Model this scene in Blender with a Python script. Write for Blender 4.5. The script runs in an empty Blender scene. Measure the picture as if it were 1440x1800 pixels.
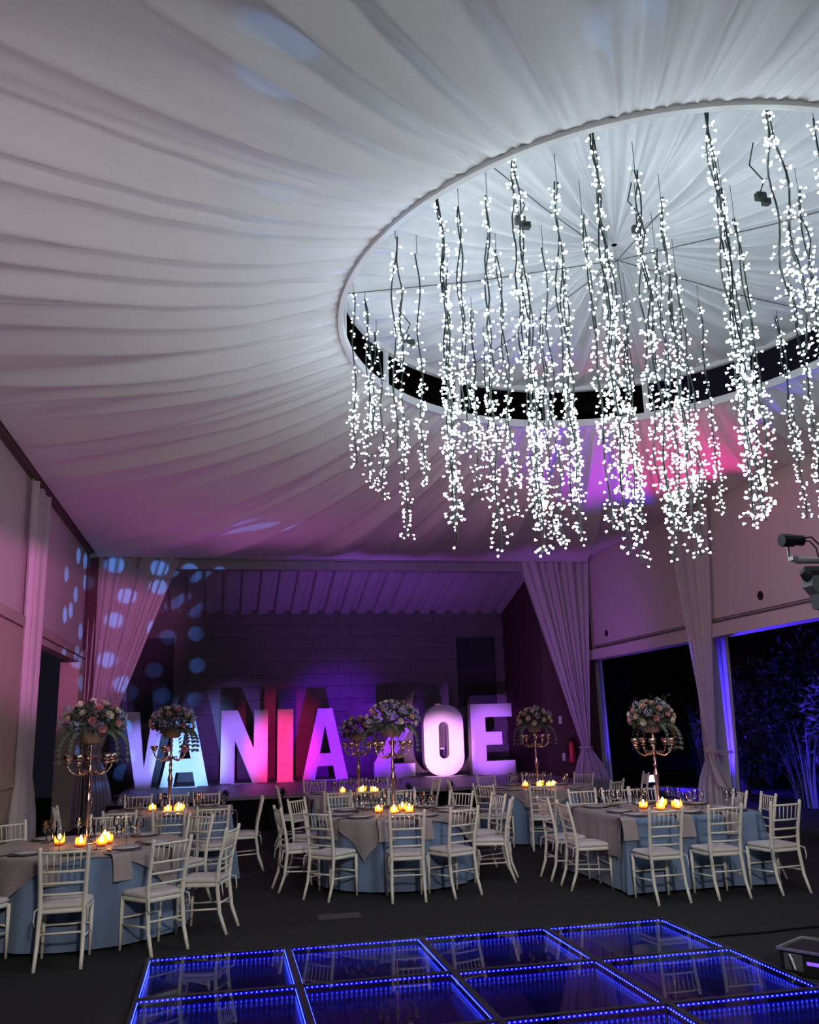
import bpy, math, random
from mathutils import Vector, Matrix, Euler
random.seed(7)
PI = math.pi
C = bpy.context.scene.collection
scene = bpy.context.scene

# ------------------------------------------------------------------ camera
CAM_H, PITCH, ROLL, YAW, FPX = 1.8121, 0.2365, -0.0281, 0.2121, 1542.7
def make_camera():
    cy, sy = math.cos(YAW), math.sin(YAW)
    fwd, right, up = Vector((sy, cy, 0)), Vector((cy, -sy, 0)), Vector((0, 0, 1))
    f2 = fwd*math.cos(PITCH) + up*math.sin(PITCH)
    u2 = -fwd*math.sin(PITCH) + up*math.cos(PITCH)
    r3 = right*math.cos(ROLL) + u2*math.sin(ROLL)
    u3 = -right*math.sin(ROLL) + u2*math.cos(ROLL)
    m = Matrix(((r3.x, u3.x, -f2.x, 0), (r3.y, u3.y, -f2.y, 0), (r3.z, u3.z, -f2.z, CAM_H), (0, 0, 0, 1)))
    cd = bpy.data.cameras.new('camera'); cd.sensor_fit = 'HORIZONTAL'; cd.sensor_width = 36
    cd.lens = FPX/1440*36; cd.clip_end = 200
    co = bpy.data.objects.new('camera', cd); co.matrix_world = m; C.objects.link(co)
    scene.camera = co
make_camera()

# ------------------------------------------------------------------ world, exposure
w = bpy.data.worlds.new('night'); scene.world = w; w.use_nodes = True
w.node_tree.nodes['Background'].inputs[0].default_value = (0.10, 0.09, 0.16, 1)
w.node_tree.nodes['Background'].inputs[1].default_value = 0.06
vs = scene.view_settings
vs.view_transform = 'Standard'; vs.look = 'None'; vs.exposure = 0.0; vs.gamma = 1.0; vs.use_curve_mapping = False

XL_ = -2.85
cy_ = scene.cycles; cy_.max_bounces = 6; cy_.diffuse_bounces = 3; cy_.glossy_bounces = 3; cy_.transmission_bounces = 4; cy_.transparent_max_bounces = 10; cy_.use_denoising = True
cy_.caustics_reflective = False; cy_.caustics_refractive = False; cy_.sample_clamp_indirect = 4.0
# main dials
BULB = 15.0          # radiance of the string light bulbs
LED = 1.0

# ------------------------------------------------------------------ room lights (lamps of the place plus added soft ceiling fill, mostly outside the frame)
def aim_matrix(loc, target, up=(0, 0, 1)):
    z = (Vector(loc) - Vector(target)).normalized()
    x = Vector(up).cross(z).normalized(); y = z.cross(x)
    return Matrix(((x.x, y.x, z.x, loc[0]), (x.y, y.y, z.y, loc[1]), (x.z, y.z, z.z, loc[2]), (0, 0, 0, 1)))

def spot(name, loc, target, col, power, deg, blend=0.3, size=0.06, gobo=None, up=(0, 0, 1), parent=None):
    ld = bpy.data.lights.new(name, 'SPOT'); ld.color = col; ld.energy = power
    ld.spot_size = math.radians(deg); ld.spot_blend = blend; ld.shadow_soft_size = size
    o = bpy.data.objects.new(name, ld); C.objects.link(o); o.matrix_world = aim_matrix(loc, target, up)
    if gobo and gobo[0] == 'cut':      # barn door: dark above the plane through the lamp and two points
        v1, v2 = Vector(gobo[1])-Vector(loc), Vector(gobo[2])-Vector(loc)
        n = v1.cross(v2).normalized(); n = n if n.z > 0 else -n
        d = (Vector(target)-Vector(loc)).normalized(); nd = n.dot(d)
        o.matrix_world = aim_matrix(loc, target, n); gobo = ('edge', nd/math.sqrt(1-nd*nd), 1)
    if gobo:
        ld.use_nodes = True; nt = ld.node_tree; N = nt.nodes; L = nt.links
        em = N.get('Emission') or N.new('ShaderNodeEmission')
        tc = N.new('ShaderNodeTexCoord'); sep = N.new('ShaderNodeSeparateXYZ'); L.new(tc.outputs['Normal'], sep.inputs[0])
        def math_(op, a, b=None, clamp=False):
            n = N.new('ShaderNodeMath'); n.operation = op; n.use_clamp = clamp
            for i, v in enumerate((a, b)):
                if v is None: continue
                if isinstance(v, (int, float)): n.inputs[i].default_value = v
                else: L.new(v, n.inputs[i])
            return n.outputs[0]
        dx = math_('DIVIDE', sep.outputs[0], sep.outputs[2]); dy = math_('DIVIDE', sep.outputs[1], sep.outputs[2])
        if gobo[0] == 'dots':
            comb = N.new('ShaderNodeCombineXYZ'); L.new(dx, comb.inputs[0]); L.new(dy, comb.inputs[1])
            vo = N.new('ShaderNodeTexVoronoi'); vo.voronoi_dimensions = '2D'; vo.inputs['Scale'].default_value = gobo[1]
            vo.inputs['Randomness'].default_value = gobo[3]
            L.new(comb.outputs[0], vo.inputs['Vector'])
            d = math_('SUBTRACT', gobo[2], vo.outputs['Distance']); s = math_('MULTIPLY', d, 14.0, True)
        else:           # a straight barn-door edge at slope gobo[1]
            d = math_('SUBTRACT', dy, gobo[1]) if gobo[2] > 0 else math_('SUBTRACT', gobo[1], dy)
            s = math_('MULTIPLY', d, 40.0, True)
        L.new(s, em.inputs['Strength'])
    if parent is not None:
        mw = o.matrix_world.copy(); o.parent = parent; o.matrix_parent_inverse = parent.matrix_world.inverted(); o.matrix_world = mw
    return o

spot('wall_wash_lamp', (0.6, 0.8, 2.4), (-2.85, 15.5, 4.6), (0.92, 0.20, 0.72), 5600, 22, 0.5, 0.05, gobo=('cut', (XL_, 12.0, 4.5), (XL_, 19.4, 5.35)))
spot('ceiling_wash_lamp', (0.5, 16.4, 0.9), (0.0, 13.5, 5.6), (0.72, 0.15, 0.72), 170, 120, 1.0, 0.15)
spot('stage_roof_wash_lamp', (3.4, 17.2, 0.9), (3.2, 21.0, 4.8), (0.42, 0.10, 1.0), 400, 72, 1.0, 0.2)
spot('magenta_lamp', (7.9, 11.8, 3.3), (6.6, 11.8, 5.5), (1.0, 0.03, 0.36), 190, 75, 0.8, 0.08)
spot('gobo_lamp_wall', (6.3, 6.0, 3.3), (-2.0, 19.3, 3.5), (0.10, 0.30, 1.0), 11000, 21, 0.3, 0.01, gobo=('dots', 23.0, 0.27, 0.55))
spot('gobo_lamp_ceiling', (0.4, 12.5, 1.0), (0.95, 5.2, 5.9), (0.15, 0.45, 1.0), 700, 24, 0.5, 0.01, gobo=('dots', 7.0, 0.22, 1.0))
spot('ceiling_fill_rear', (0.8, -3.2, 1.6), (0.4, 0.4, 5.7), (1.0, 0.95, 0.93), 520, 104, 1.0, 0.3)  # added general soft fill behind the camera, lifts the ceiling away from the ring
spot('ceiling_fill_side', (-2.0, 2.5, 1.4), (-1.0, 8.0, 5.6), (1.0, 0.84, 0.92), 240, 74, 1.0, 0.3)  # second added fill, brightens the left part of the ceiling
spot('front_wash_lamp', (1.5, -4.2, 5.0), (1.8, 10.5, 0.4), (1.0, 0.93, 0.86), 1800, 70, 0.8, 0.3, gobo=('cut', (0, 17.0, 0.7), (4, 17.0, 0.7)))
spot('violet_drape_lamp', (4.6, 15.8, 0.9), (7.8, 19.3, 3.2), (0.50, 0.12, 1.0), 300, 90, 1.0, 0.1)
spot('rose_side_lamp', (-1.6, 6.0, 1.6), (8.5, 14.5, 4.2), (1.0, 0.45, 0.62), 420, 52, 1.0, 0.2)

# ------------------------------------------------------------------ materials
MATS = {}
def mat(name, col, rough=0.6, metal=0.0, col2=None, scale=8.0, bump=0.0, bscale=60.0, spec=0.5, emit=None, estr=0.0, sheen=0.0):
    if name in MATS: return MATS[name]
    m = bpy.data.materials.new(name); m.use_nodes = True; nt = m.node_tree; N = nt.nodes; L = nt.links
    b = N['Principled BSDF']
    b.inputs['Roughness'].default_value = rough; b.inputs['Metallic'].default_value = metal
    b.inputs['Specular IOR Level'].default_value = spec
    if sheen: b.inputs['Sheen Weight'].default_value = sheen
    tc = N.new('ShaderNodeTexCoord')
    nz = N.new('ShaderNodeTexNoise'); nz.inputs['Scale'].default_value = scale; nz.inputs['Detail'].default_value = 4
    L.new(tc.outputs['Object'], nz.inputs['Vector'])
    mx = N.new('ShaderNodeMix'); mx.data_type = 'RGBA'
    c2 = col2 or tuple(max(0, c*0.88) for c in col)
    mx.inputs[6].default_value = (*col, 1); mx.inputs[7].default_value = (*c2, 1)
    L.new(nz.outputs['Fac'], mx.inputs[0]); L.new(mx.outputs[2], b.inputs['Base Color'])
    if bump:
        n2 = N.new('ShaderNodeTexNoise'); n2.inputs['Scale'].default_value = bscale; n2.inputs['Detail'].default_value = 3
        L.new(tc.outputs['Object'], n2.inputs['Vector'])
        bp = N.new('ShaderNodeBump'); bp.inputs['Strength'].default_value = bump; bp.inputs['Distance'].default_value = 0.02
        L.new(n2.outputs['Fac'], bp.inputs['Height']); L.new(bp.outputs[0], b.inputs['Normal'])
    if emit:
        b.inputs['Emission Color'].default_value = (*emit, 1); b.inputs['Emission Strength'].default_value = estr
    MATS[name] = m; return m

def emission(name, col, strength):
    m = bpy.data.materials.new(name); m.use_nodes = True; nt = m.node_tree; N = nt.nodes
    N.remove(N['Principled BSDF']); e = N.new('ShaderNodeEmission')
    e.inputs[0].default_value = (*col, 1); e.inputs[1].default_value = strength
    nt.links.new(e.outputs[0], N['Material Output'].inputs[0]); MATS[name] = m; return m

def glass(name, tint, refl=1.0, rough=0.02, base=0.04):
    m = bpy.data.materials.new(name); m.use_nodes = True; nt = m.node_tree; N = nt.nodes; L = nt.links
    N.remove(N['Principled BSDF'])
    t = N.new('ShaderNodeBsdfTransparent'); t.inputs[0].default_value = (*tint, 1)
    g = N.new('ShaderNodeBsdfGlossy'); g.inputs['Roughness'].default_value = rough
    fr = N.new('ShaderNodeFresnel'); fr.inputs[0].default_value = 1.5
    mu = N.new('ShaderNodeMath'); mu.operation = 'MULTIPLY_ADD'; mu.use_clamp = True
    mu.inputs[1].default_value = refl; mu.inputs[2].default_value = base
    L.new(fr.outputs[0], mu.inputs[0])
    mx = N.new('ShaderNodeMixShader'); L.new(mu.outputs[0], mx.inputs[0]); L.new(t.outputs[0], mx.inputs[1]); L.new(g.outputs[0], mx.inputs[2])
    L.new(mx.outputs[0], N['Material Output'].inputs[0]); MATS[name] = m; return m

def sheer(name, col, trans=0.12, translucent=0.35):
    m = bpy.data.materials.new(name); m.use_nodes = True; nt = m.node_tree; N = nt.nodes; L = nt.links
    N.remove(N['Principled BSDF'])
    d = N.new('ShaderNodeBsdfDiffuse'); tl = N.new('ShaderNodeBsdfTranslucent'); tr = N.new('ShaderNodeBsdfTransparent')
    tc = N.new('ShaderNodeTexCoord'); nz = N.new('ShaderNodeTexNoise'); nz.inputs['Scale'].default_value = 3.0
    L.new(tc.outputs['Object'], nz.inputs['Vector'])
    mx = N.new('ShaderNodeMix'); mx.data_type = 'RGBA'; mx.inputs[6].default_value = (*col, 1); mx.inputs[7].default_value = (*[c*0.9 for c in col], 1)
    L.new(nz.outputs['Fac'], mx.inputs[0]); L.new(mx.outputs[2], d.inputs[0]); L.new(mx.outputs[2], tl.inputs[0])
    m1 = N.new('ShaderNodeMixShader'); m1.inputs[0].default_value = translucent; L.new(d.outputs[0], m1.inputs[1]); L.new(tl.outputs[0], m1.inputs[2])
    m2 = N.new('ShaderNodeMixShader'); m2.inputs[0].default_value = trans; L.new(m1.outputs[0], m2.inputs[1]); L.new(tr.outputs[0], m2.inputs[2])
    L.new(m2.outputs[0], N['Material Output'].inputs[0]); MATS[name] = m; return m

M_fab = mat('ceiling_fabric', (0.82, 0.81, 0.80), 0.9, col2=(0.76, 0.76, 0.77), scale=1.5, bump=0.15, bscale=9, spec=0.1)
M_dome = mat('dome_fabric', (0.80, 0.82, 0.84), 0.9, spec=0.1, bump=0.1, bscale=8)
M_cur = sheer('curtain_voile', (0.78, 0.74, 0.74))
M_curo = sheer('outer_voile', (0.78, 0.74, 0.74), 0.0, 0.5)
M_ring = mat('ring_white_metal', (0.78, 0.78, 0.78), 0.45)
M_plas = mat('wall_plaster', (0.62, 0.56, 0.52), 0.85, col2=(0.56, 0.50, 0.47), scale=1.2, bump=0.05, bscale=90, spec=0.2)
M_conc = mat('column_beige', (0.46, 0.38, 0.30), 0.8, scale=3, bump=0.1)
M_wood = mat('dark_timber', (0.10, 0.06, 0.045), 0.7, scale=6)
M_carpet = mat('carpet_charcoal', (0.026, 0.024, 0.026), 0.95, col2=(0.042, 0.040, 0.042), scale=180, bump=0.3, bscale=400, spec=0.05)
M_black = mat('black_plastic', (0.014, 0.014, 0.016), 0.55, spec=0.25)
M_blackcloth = mat('black_skirt', (0.008, 0.008, 0.01), 0.95, spec=0.05)
M_stagetop = mat('stage_deck', (0.17, 0.155, 0.17), 0.45, col2=(0.25, 0.22, 0.24), scale=5, bump=0.05)
M_tile = mat('wall_stone_tile', (0.095, 0.085, 0.097), 0.75, col2=(0.15, 0.13, 0.145), scale=2.3, bump=0.25, bscale=40, spec=0.2)
M_grout = mat('wall_grout', (0.08, 0.07, 0.08), 0.9)
M_sidewall = mat('stage_side_wall', (0.09, 0.05, 0.05), 0.8, scale=3, spec=0.2)
M_corr = mat('corrugated_metal', (0.42, 0.40, 0.42), 0.55, scale=2)
M_steel = mat('painted_steel', (0.30, 0.28, 0.30), 0.5)
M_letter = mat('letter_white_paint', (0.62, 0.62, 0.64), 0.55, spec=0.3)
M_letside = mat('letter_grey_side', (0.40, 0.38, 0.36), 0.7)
M_chair = mat('chair_cream_paint', (0.80, 0.76, 0.66), 0.4, col2=(0.72, 0.67, 0.57), scale=12)
M_cush = mat('cushion_fabric', (0.62, 0.57, 0.56), 0.9, col2=(0.54, 0.49, 0.49), scale=9, bump=0.2, bscale=30, spec=0.1)
M_cloth = mat('tablecloth_blue_grey', (0.17, 0.235, 0.37), 0.8, col2=(0.14, 0.20, 0.32), scale=7, spec=0.15, sheen=0.3)
M_lace = mat('overlay_taupe_lace', (0.34, 0.29, 0.28), 0.5, col2=(0.16, 0.13, 0.13), scale=60, bump=0.6, bscale=90, sheen=0.3)
M_napk = mat('napkin_taupe', (0.36, 0.30, 0.30), 0.85, spec=0.1)
M_plate = mat('plate_white', (0.72, 0.70, 0.70), 0.25)
M_charger = mat('charger_grey', (0.16, 0.15, 0.17), 0.35)
M_gold = mat('rose_gold', (0.80, 0.55, 0.46), 0.22, 1.0)
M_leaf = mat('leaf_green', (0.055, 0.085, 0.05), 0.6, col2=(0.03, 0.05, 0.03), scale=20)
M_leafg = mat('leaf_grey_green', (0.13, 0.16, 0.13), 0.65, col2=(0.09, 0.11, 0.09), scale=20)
M_rw = mat('rose_cream', (0.78, 0.72, 0.58), 0.7); M_rp = mat('rose_pink', (0.72, 0.30, 0.34), 0.7)
M_rb = mat('hydrangea_blue', (0.28, 0.33, 0.48), 0.8, col2=(0.40, 0.38, 0.46), scale=40)
M_rpe = mat('rose_peach', (0.75, 0.48, 0.38), 0.7)
M_basket = mat('silver_basket', (0.40, 0.33, 0.33), 0.45, 0.6, col2=(0.15, 0.12, 0.12), scale=90, bump=0.8, bscale=80)
M_wax = mat('candle_wax', (0.85, 0.72, 0.52), 0.6)
M_wine = glass('wine_glass', (0.97, 0.97, 0.97), 1.6, 0.04, 0.06)
M_votive = sheer('votive_amber', (1.0, 0.40, 0.10), 0.45, 0.8)
M_pane = glass('floor_glass', (0.80, 0.82, 0.95), 0.8, 0.01, 0.0)
M_mirror = mat('tray_mirror', (0.05, 0.03, 0.30), 0.16, 0.85)
M_tray = mat('tray_black', (0.012, 0.012, 0.02), 0.35)
M_cable = mat('cable_dark_green', (0.012, 0.022, 0.018), 0.5)
M_wire = mat('wire_grey', (0.12, 0.12, 0.12), 0.5)
M_alu = mat('aluminium', (0.62, 0.62, 0.64), 0.35, 0.8)
M_red = mat('extinguisher_red', (0.50, 0.03, 0.03), 0.35)
M_white = mat('white_plastic', (0.75, 0.75, 0.75), 0.4)
M_green = mat('green_plastic', (0.02, 0.35, 0.12), 0.4)
M_grass = mat('garden_soil', (0.02, 0.022, 0.012), 0.95)
M_bark = mat('bark', (0.08, 0.06, 0.05), 0.9)
M_gardenwall = mat('garden_wall_dark', (0.03, 0.028, 0.03), 0.9)
E_bulb = emission('bulb_glow', (0.80, 0.93, 1.0), BULB)
E_led = emission('led_blue_white', (0.06, 0.12, 1.0), 9*LED)
E_strip = emission('led_strip_blue', (0.012, 0.0, 1.0), 0.8*LED)
E_flame = emission('candle_flame', (1.0, 0.46, 0.12), 120)
E_blue = emission('flood_lens_blue', (0.25, 0.28, 1.0), 30)
E_disp = emission('display_violet', (0.20, 0.08, 0.95), 1.6)

# ------------------------------------------------------------------ mesh helpers
class MB:
    def __init__(s): s.v = []; s.f = []; s.mi = []; s.cur = 0
    def add(s, vs, fs):
        o = len(s.v); s.v += [tuple(p) for p in vs]
        for f in fs: s.f.append(tuple(i+o for i in f)); s.mi.append(s.cur)
    def box(s, c, size, rz=0.0, taper=1.0):
        x, y, z = (k/2 for k in size); P = []
        for dz, t in ((-z, 1.0), (z, taper)):
            for dx, dy in ((-x, -y), (x, -y), (x, y), (-x, y)):
                px, py = dx*t, dy*t
                P.append((c[0]+px*math.cos(rz)-py*math.sin(rz), c[1]+px*math.sin(rz)+py*math.cos(rz), c[2]+dz))
        s.add(P, [(3, 2, 1, 0), (4, 5, 6, 7), (0, 1, 5, 4), (1, 2, 6, 5), (2, 3, 7, 6), (3, 0, 4, 7)])
    def tube(s, pts, rad, n=8, cap=True, closed=False):
        pts = [Vector(p) for p in pts]; m = len(pts)
        if not hasattr(rad, '__len__'): rad = [rad]*m
        P = []; up = None
        for i in range(m):
            if closed: t = pts[(i+1) % m]-pts[i-1]
            else: t = pts[min(i+1, m-1)]-pts[max(i-1, 0)]
            t.normalize()
            if up is None:
                up = Vector((0, 0, 1)) if abs(t.z) < 0.9 else Vector((1, 0, 0))
            a = up - t*up.dot(t)
            if a.length < 1e-6: a = t.orthogonal()
            a.normalize(); b = t.cross(a); up = a
            for k in range(n):
                q = 2*PI*k/n; P.append(pts[i]+(a*math.cos(q)+b*math.sin(q))*rad[i])
        F = []
        for i in range(m if closed else m-1):
            j = (i+1) % m
            for k in range(n): F.append((i*n+k, i*n+(k+1) % n, j*n+(k+1) % n, j*n+k))
        if cap and not closed: F += [tuple(range(n-1, -1, -1)), tuple((m-1)*n+k for k in range(n))]
        s.add(P, F)
    def lathe(s, prof, n=16, c=(0, 0, 0)):
        P = []; F = []; m = len(prof)
        for r, z in prof:
            for k in range(n):
                q = 2*PI*k/n; P.append((c[0]+r*math.cos(q), c[1]+r*math.sin(q), c[2]+z))
        for i in range(m-1):
            for k in range(n): F.append((i*n+k, i*n+(k+1) % n, (i+1)*n+(k+1) % n, (i+1)*n+k))
        if prof[0][0] > 1e-4: F.append(tuple(range(n-1, -1, -1)))
        if prof[-1][0] > 1e-4: F.append(tuple((m-1)*n+k for k in range(n)))
        s.add(P, F)
    def grid(s, fn, nu, nv, wrap=False):
        P = []; F = []
        for j in range(nv+1):
            for i in range(nu if wrap else nu+1): P.append(fn(i/nu, j/nv))
        W = nu if wrap else nu+1
        for j in range(nv):
            for i in range(nu):
                k = (i+1) % W if wrap else i+1
                F.append((j*W+i, j*W+k, (j+1)*W+k, (j+1)*W+i))
        s.add(P, F)
    def prism(s, poly, y0, y1, face_mi=0, side_mi=1):
        n = len(poly); o = len(s.v)
        s.v += [(x, y0, z) for x, z in poly] + [(x, y1, z) for x, z in poly]
        return o, n
    def build(s, name, m, parent=None, smooth=False, loc=None, rz=None):
        o = obj_from(s.mesh(name, m, smooth), name, parent)
        if loc is not None: o.location = loc
        if rz is not None: o.rotation_euler = (0, 0, rz)
        return o
    def mesh(s, name, m, smooth=False):
        me = bpy.data.meshes.new(name); me.from_pydata(s.v, [], s.f)
        for k in (m if isinstance(m, (list, tuple)) else [m]): me.materials.append(k)
        if any(s.mi): me.polygons.foreach_set('material_index', s.mi)
        if smooth: me.polygons.foreach_set('use_smooth', [True]*len(me.polygons))
        me.update(); return me

def obj_from(me, name, parent=None):
    o = bpy.data.objects.new(name, me); C.objects.link(o)
    if parent is not None: o.parent = parent
    return o
def tag(o, label, cat, group=None, kind=None):
    o['label'] = label; o['category'] = cat
    if group: o['group'] = group
    if kind: o['kind'] = kind
    return o
def struct(o, label, cat):
    o['kind'] = 'structure'; o['label'] = label; o['category'] = cat; return o
def thing(name, label, cat, loc=(0, 0, 0), rz=0.0, group=None):
    o = bpy.data.objects.new(name, None); C.objects.link(o); o.empty_display_size = 0.1
    o.location = loc; o.rotation_euler = (0, 0, rz); return tag(o, label, cat, group)
def copy_parts(src, dst):
    for ch in src.children:
        c = ch.copy(); C.objects.link(c); c.parent = dst
        for g in ch.children:
            d = g.copy(); C.objects.link(d); d.parent = c
def dup(src, name, label, loc, rz=0.0, group=None, scale=1.0):
    r = src.copy(); r.name = name; C.objects.link(r); r.location = loc; r.rotation_euler = (0, 0, rz); r.scale = (scale,)*3
    r['label'] = label
    if group: r['group'] = group
    copy_parts(src, r); return r

# ------------------------------------------------------------------ the room
XL, XR, YF, YN, ZW = -2.85, 8.5, 19.4, -5.5, 5.5
m = MB(); m.box((4.5, 9.5, -0.05), (26, 38, 0.1)); struct(m.build('floor', M_carpet), 'dark charcoal carpet floor of the hall', 'floor')
# left wall: upper band, lintel trims
m = MB(); m.box((XL-0.1, 7.0, (3.45+ZW)/2), (0.2, 25.0, ZW-3.45)); struct(m.build('wall_left', M_plas), 'plaster band of the left wall above the openings', 'wall')
m = MB(); m.box((XL-0.06, 7.0, 3.36), (0.34, 25.0, 0.14)); m.box((XL-0.02, 7.0, 3.22), (0.2, 25.0, 0.1)); struct(m.build('trim_1', M_conc), 'stepped lintel trim under the left wall band', 'trim')
m = MB(); m.box((XL+0.03, 7.0, ZW+0.08), (0.14, 25.0, 0.16)); struct(m.build('trim_2', M_wood), 'dark timber strip along the top of the left wall', 'trim')
m = MB(); m.box((XR+0.1, 7.0, (3.35+ZW+0.4)/2), (0.2, 25.0, ZW+0.4-3.35)); struct(m.build('wall_right', M_plas), 'plain plaster band of the right wall above the garden openings', 'wall')
m = MB(); m.box((XR+0.06, 7.0, 3.25), (0.32, 25.0, 0.22)); struct(m.build('trim_3', M_plas), 'plaster lintel along the foot of the right wall band', 'trim')
m = MB(); m.tube([(XR-0.02, -5, 3.41), (XR-0.02, 19.3, 3.41)], 0.014, 6); m.tube([(XR-0.02, -5, 3.45), (XR-0.02, 19.3, 3.45)], 0.008, 6)
tag(m.build('electrical_conduit', M_wire), 'thin dark conduit running along the right wall lintel', 'conduit')
for (yy, zz) in ((12.66, 3.62+0.05), (18.63, 3.68)):
    m = MB(); m.tube([(XR+0.02, yy, zz), (XR-0.012, yy, zz)], 0.075, 14)
    tag(m.build('wall_vent', M_black), 'round dark vent hole in the right wall ' + ('beside the moving head light' if yy < 15 else 'near the stage curtain'), 'vent')
def column(n, x, y, sx, sy, z, label, mt=M_conc, cap=None):
    m = MB(); m.box((x, y, z/2), (sx, sy, z))
    if cap: m.box((x, y, cap), (sx+0.05, sy+0.05, 0.05))
    struct(m.build(n, mt), label, 'column')
column('column', XL-0.1, 12.9, 0.4, 2.3, 3.17, 'broad beige pier of the left wall beside the near drape', cap=1.15)
column('column', XL-0.1, 19.2, 0.36, 1.3, 3.17, 'beige post of the left wall beside the stage drape')
column('column', XR+0.12, 14.72, 0.24, 0.4, 3.14, 'pale concrete column behind the knotted garden drape', M_plas)
column('column', XR+0.12, 19.9, 0.24, 0.3, 3.14, 'pale concrete column behind the stage drape', M_plas)
m = MB(); m.box((XL-5.0, 10, 2.2), (0.2, 32, 4.4)); struct(m.build('wall_outer', M_gardenwall), 'dark wall beyond the left openings', 'wall')
m = MB(); m.box((2.8, YN-0.1, 3.2), (11.8, 0.2, 6.4)); struct(m.build('wall_front', M_plas), 'plaster wall behind the camera', 'wall')
# roof above the fabric
m = MB(); m.box((2.8, 7.0, 8.6), (13, 27, 0.1))
for k in range(9): m.box((2.8, -4+k*2.9, 8.3), (13, 0.16, 0.5))
struct(m.build('roof', M_wood), 'dark roof with beams above the draped ceiling', 'roof')

# stage enclosure
SB, SX0, SX1, STZ = 22.4, -2.6, 7.25, 0.61
wb = MB(); wb.box((2.6, SB+0.12, 2.7), (11.2, 0.2, 5.4)); wall_back = struct(wb.build('wall_back', M_grout), 'dark stone tiled wall behind the letters', 'wall')
TW, TH = 0.62, 0.31
t = MB(); t.box((0, 0, 0), (TW-0.008, 0.03, TH-0.008)); tile_me = [t.mesh('tile', M_tile)]
row = 0; z = STZ+TH/2; nt_ = 0
while z < 4.8:
    x = SX0 + (TW/2 if row % 2 else 0)
    while x < SX1:
        o = obj_from(tile_me[0], 'tile', wall_back); o.location = (x+TW/2-0.1, SB+0.008+random.uniform(-0.002, 0.002), z); nt_ += 1
        x += TW
    z += TH; row += 1
m = MB(); m.box((SX1+0.12, (YF+SB)/2+0.2, 2.7), (0.2, SB-YF, 5.4)); wr = struct(m.build('wall_stage_right', M_sidewall), 'dark reddish side wall of the stage', 'wall')
m = MB(); m.box((SX0-0.1, (YF+SB)/2, 2.7), (0.2, SB-YF+0.4, 5.4)); struct(m.build('wall_stage_left', M_sidewall), 'dark side wall of the stage behind the left drape', 'wall')
m = MB(); m.box((XL+0.15, YF+0.25, 2.7), (0.7, 0.12, 5.4)); m.box((7.93, YF+0.25, 2.7), (1.3, 0.12, 5.4)); struct(m.build('wall_stage_front', M_sidewall), 'narrow return walls either side of the stage opening', 'wall')
# corrugated roof
def corr(u, v):
    x = SX0 + (SX1-SX0)*u; ph = (x/0.42) % 1.0
    h = 0.0 if ph < 0.55 else (min(1, (ph-0.55)/0.08) if ph < 0.78 else max(0, 1-(ph-0.92)/0.08) if ph > 0.92 else 1)
    y = YF+0.1 + (SB-YF)*v
    return (x, y, 5.42-0.85*v+0.09*h)
m = MB(); m.grid(corr, 440, 1); struct(m.build('ceiling_stage', M_corr), 'corrugated metal roof sheets sloping over the stage', 'ceiling')
for sx in (2.6, 5.2):
    pass
m = MB(); m.box((2.8, YF+0.02, 5.30), (11.6, 0.18, 0.20)); m.box((2.8, YF-0.06, 5.42), (11.6, 0.1, 0.03)); struct(m.build('beam', M_steel), 'long steel beam across the stage opening', 'beam')

# ------------------------------------------------------------------ stage platform
stage = thing('stage', 'low black stage platform with scuffed purple lit deck', 'stage', (3.0, 20.4, 0))
m = MB(); m.box((-0.375, -0.8, STZ-0.03), (9.15, 5.36, 0.06)); m.build('deck', M_stagetop, stage)
m = MB()
def skirt(u, v): return (-4.95+9.15*u, -3.44+0.02*math.sin(u*260), (STZ-0.06)*v)
m.grid(skirt, 300, 1); m.build('skirt', M_blackcloth, stage)
m = MB(); m.box((-4.93, -0.8, 0.27), (0.04, 5.2, 0.54)); m.box((4.18, -0.8, 0.27), (0.04, 5.2, 0.54)); m.build('side_panel', M_blackcloth, stage)

# ------------------------------------------------------------------ letters
def letter_mesh(outer, holes, depth):
    cu = bpy.data.curves.new('tmp', 'CURVE'); cu.dimensions = '2D'; cu.fill_mode = 'BOTH'; cu.extrude = depth/2; cu.bevel_depth = 0.0
    for poly in [outer]+holes:
        sp = cu.splines.new('POLY'); sp.points.add(len(poly)-1)
        for i, (x, y) in enumerate(poly): sp.points[i].co = (x, y, 0, 1)
        sp.use_cyclic_u = True
    o = bpy.data.objects.new('tmp', cu); C.objects.link(o)
    dg = bpy.context.evaluated_depsgraph_get(); me = bpy.data.meshes.new_from_object(o.evaluated_get(dg))
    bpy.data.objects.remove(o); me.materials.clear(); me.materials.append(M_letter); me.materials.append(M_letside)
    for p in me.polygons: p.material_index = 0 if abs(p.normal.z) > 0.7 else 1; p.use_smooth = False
    return me
H = 1.59
def octo(x0, x1, y0, y1, c, rnd=5):
    P = []
    for cx, cy, a0 in ((x1-c, y0+c, -90), (x1-c, y1-c, 0), (x0+c, y1-c, 90), (x0+c, y0+c, 180)):
        for k in range(rnd+1):
            a = math.radians(a0+90*k/rnd); P.append((cx+c*math.cos(a), cy+c*math.sin(a)))
    return P
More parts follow.
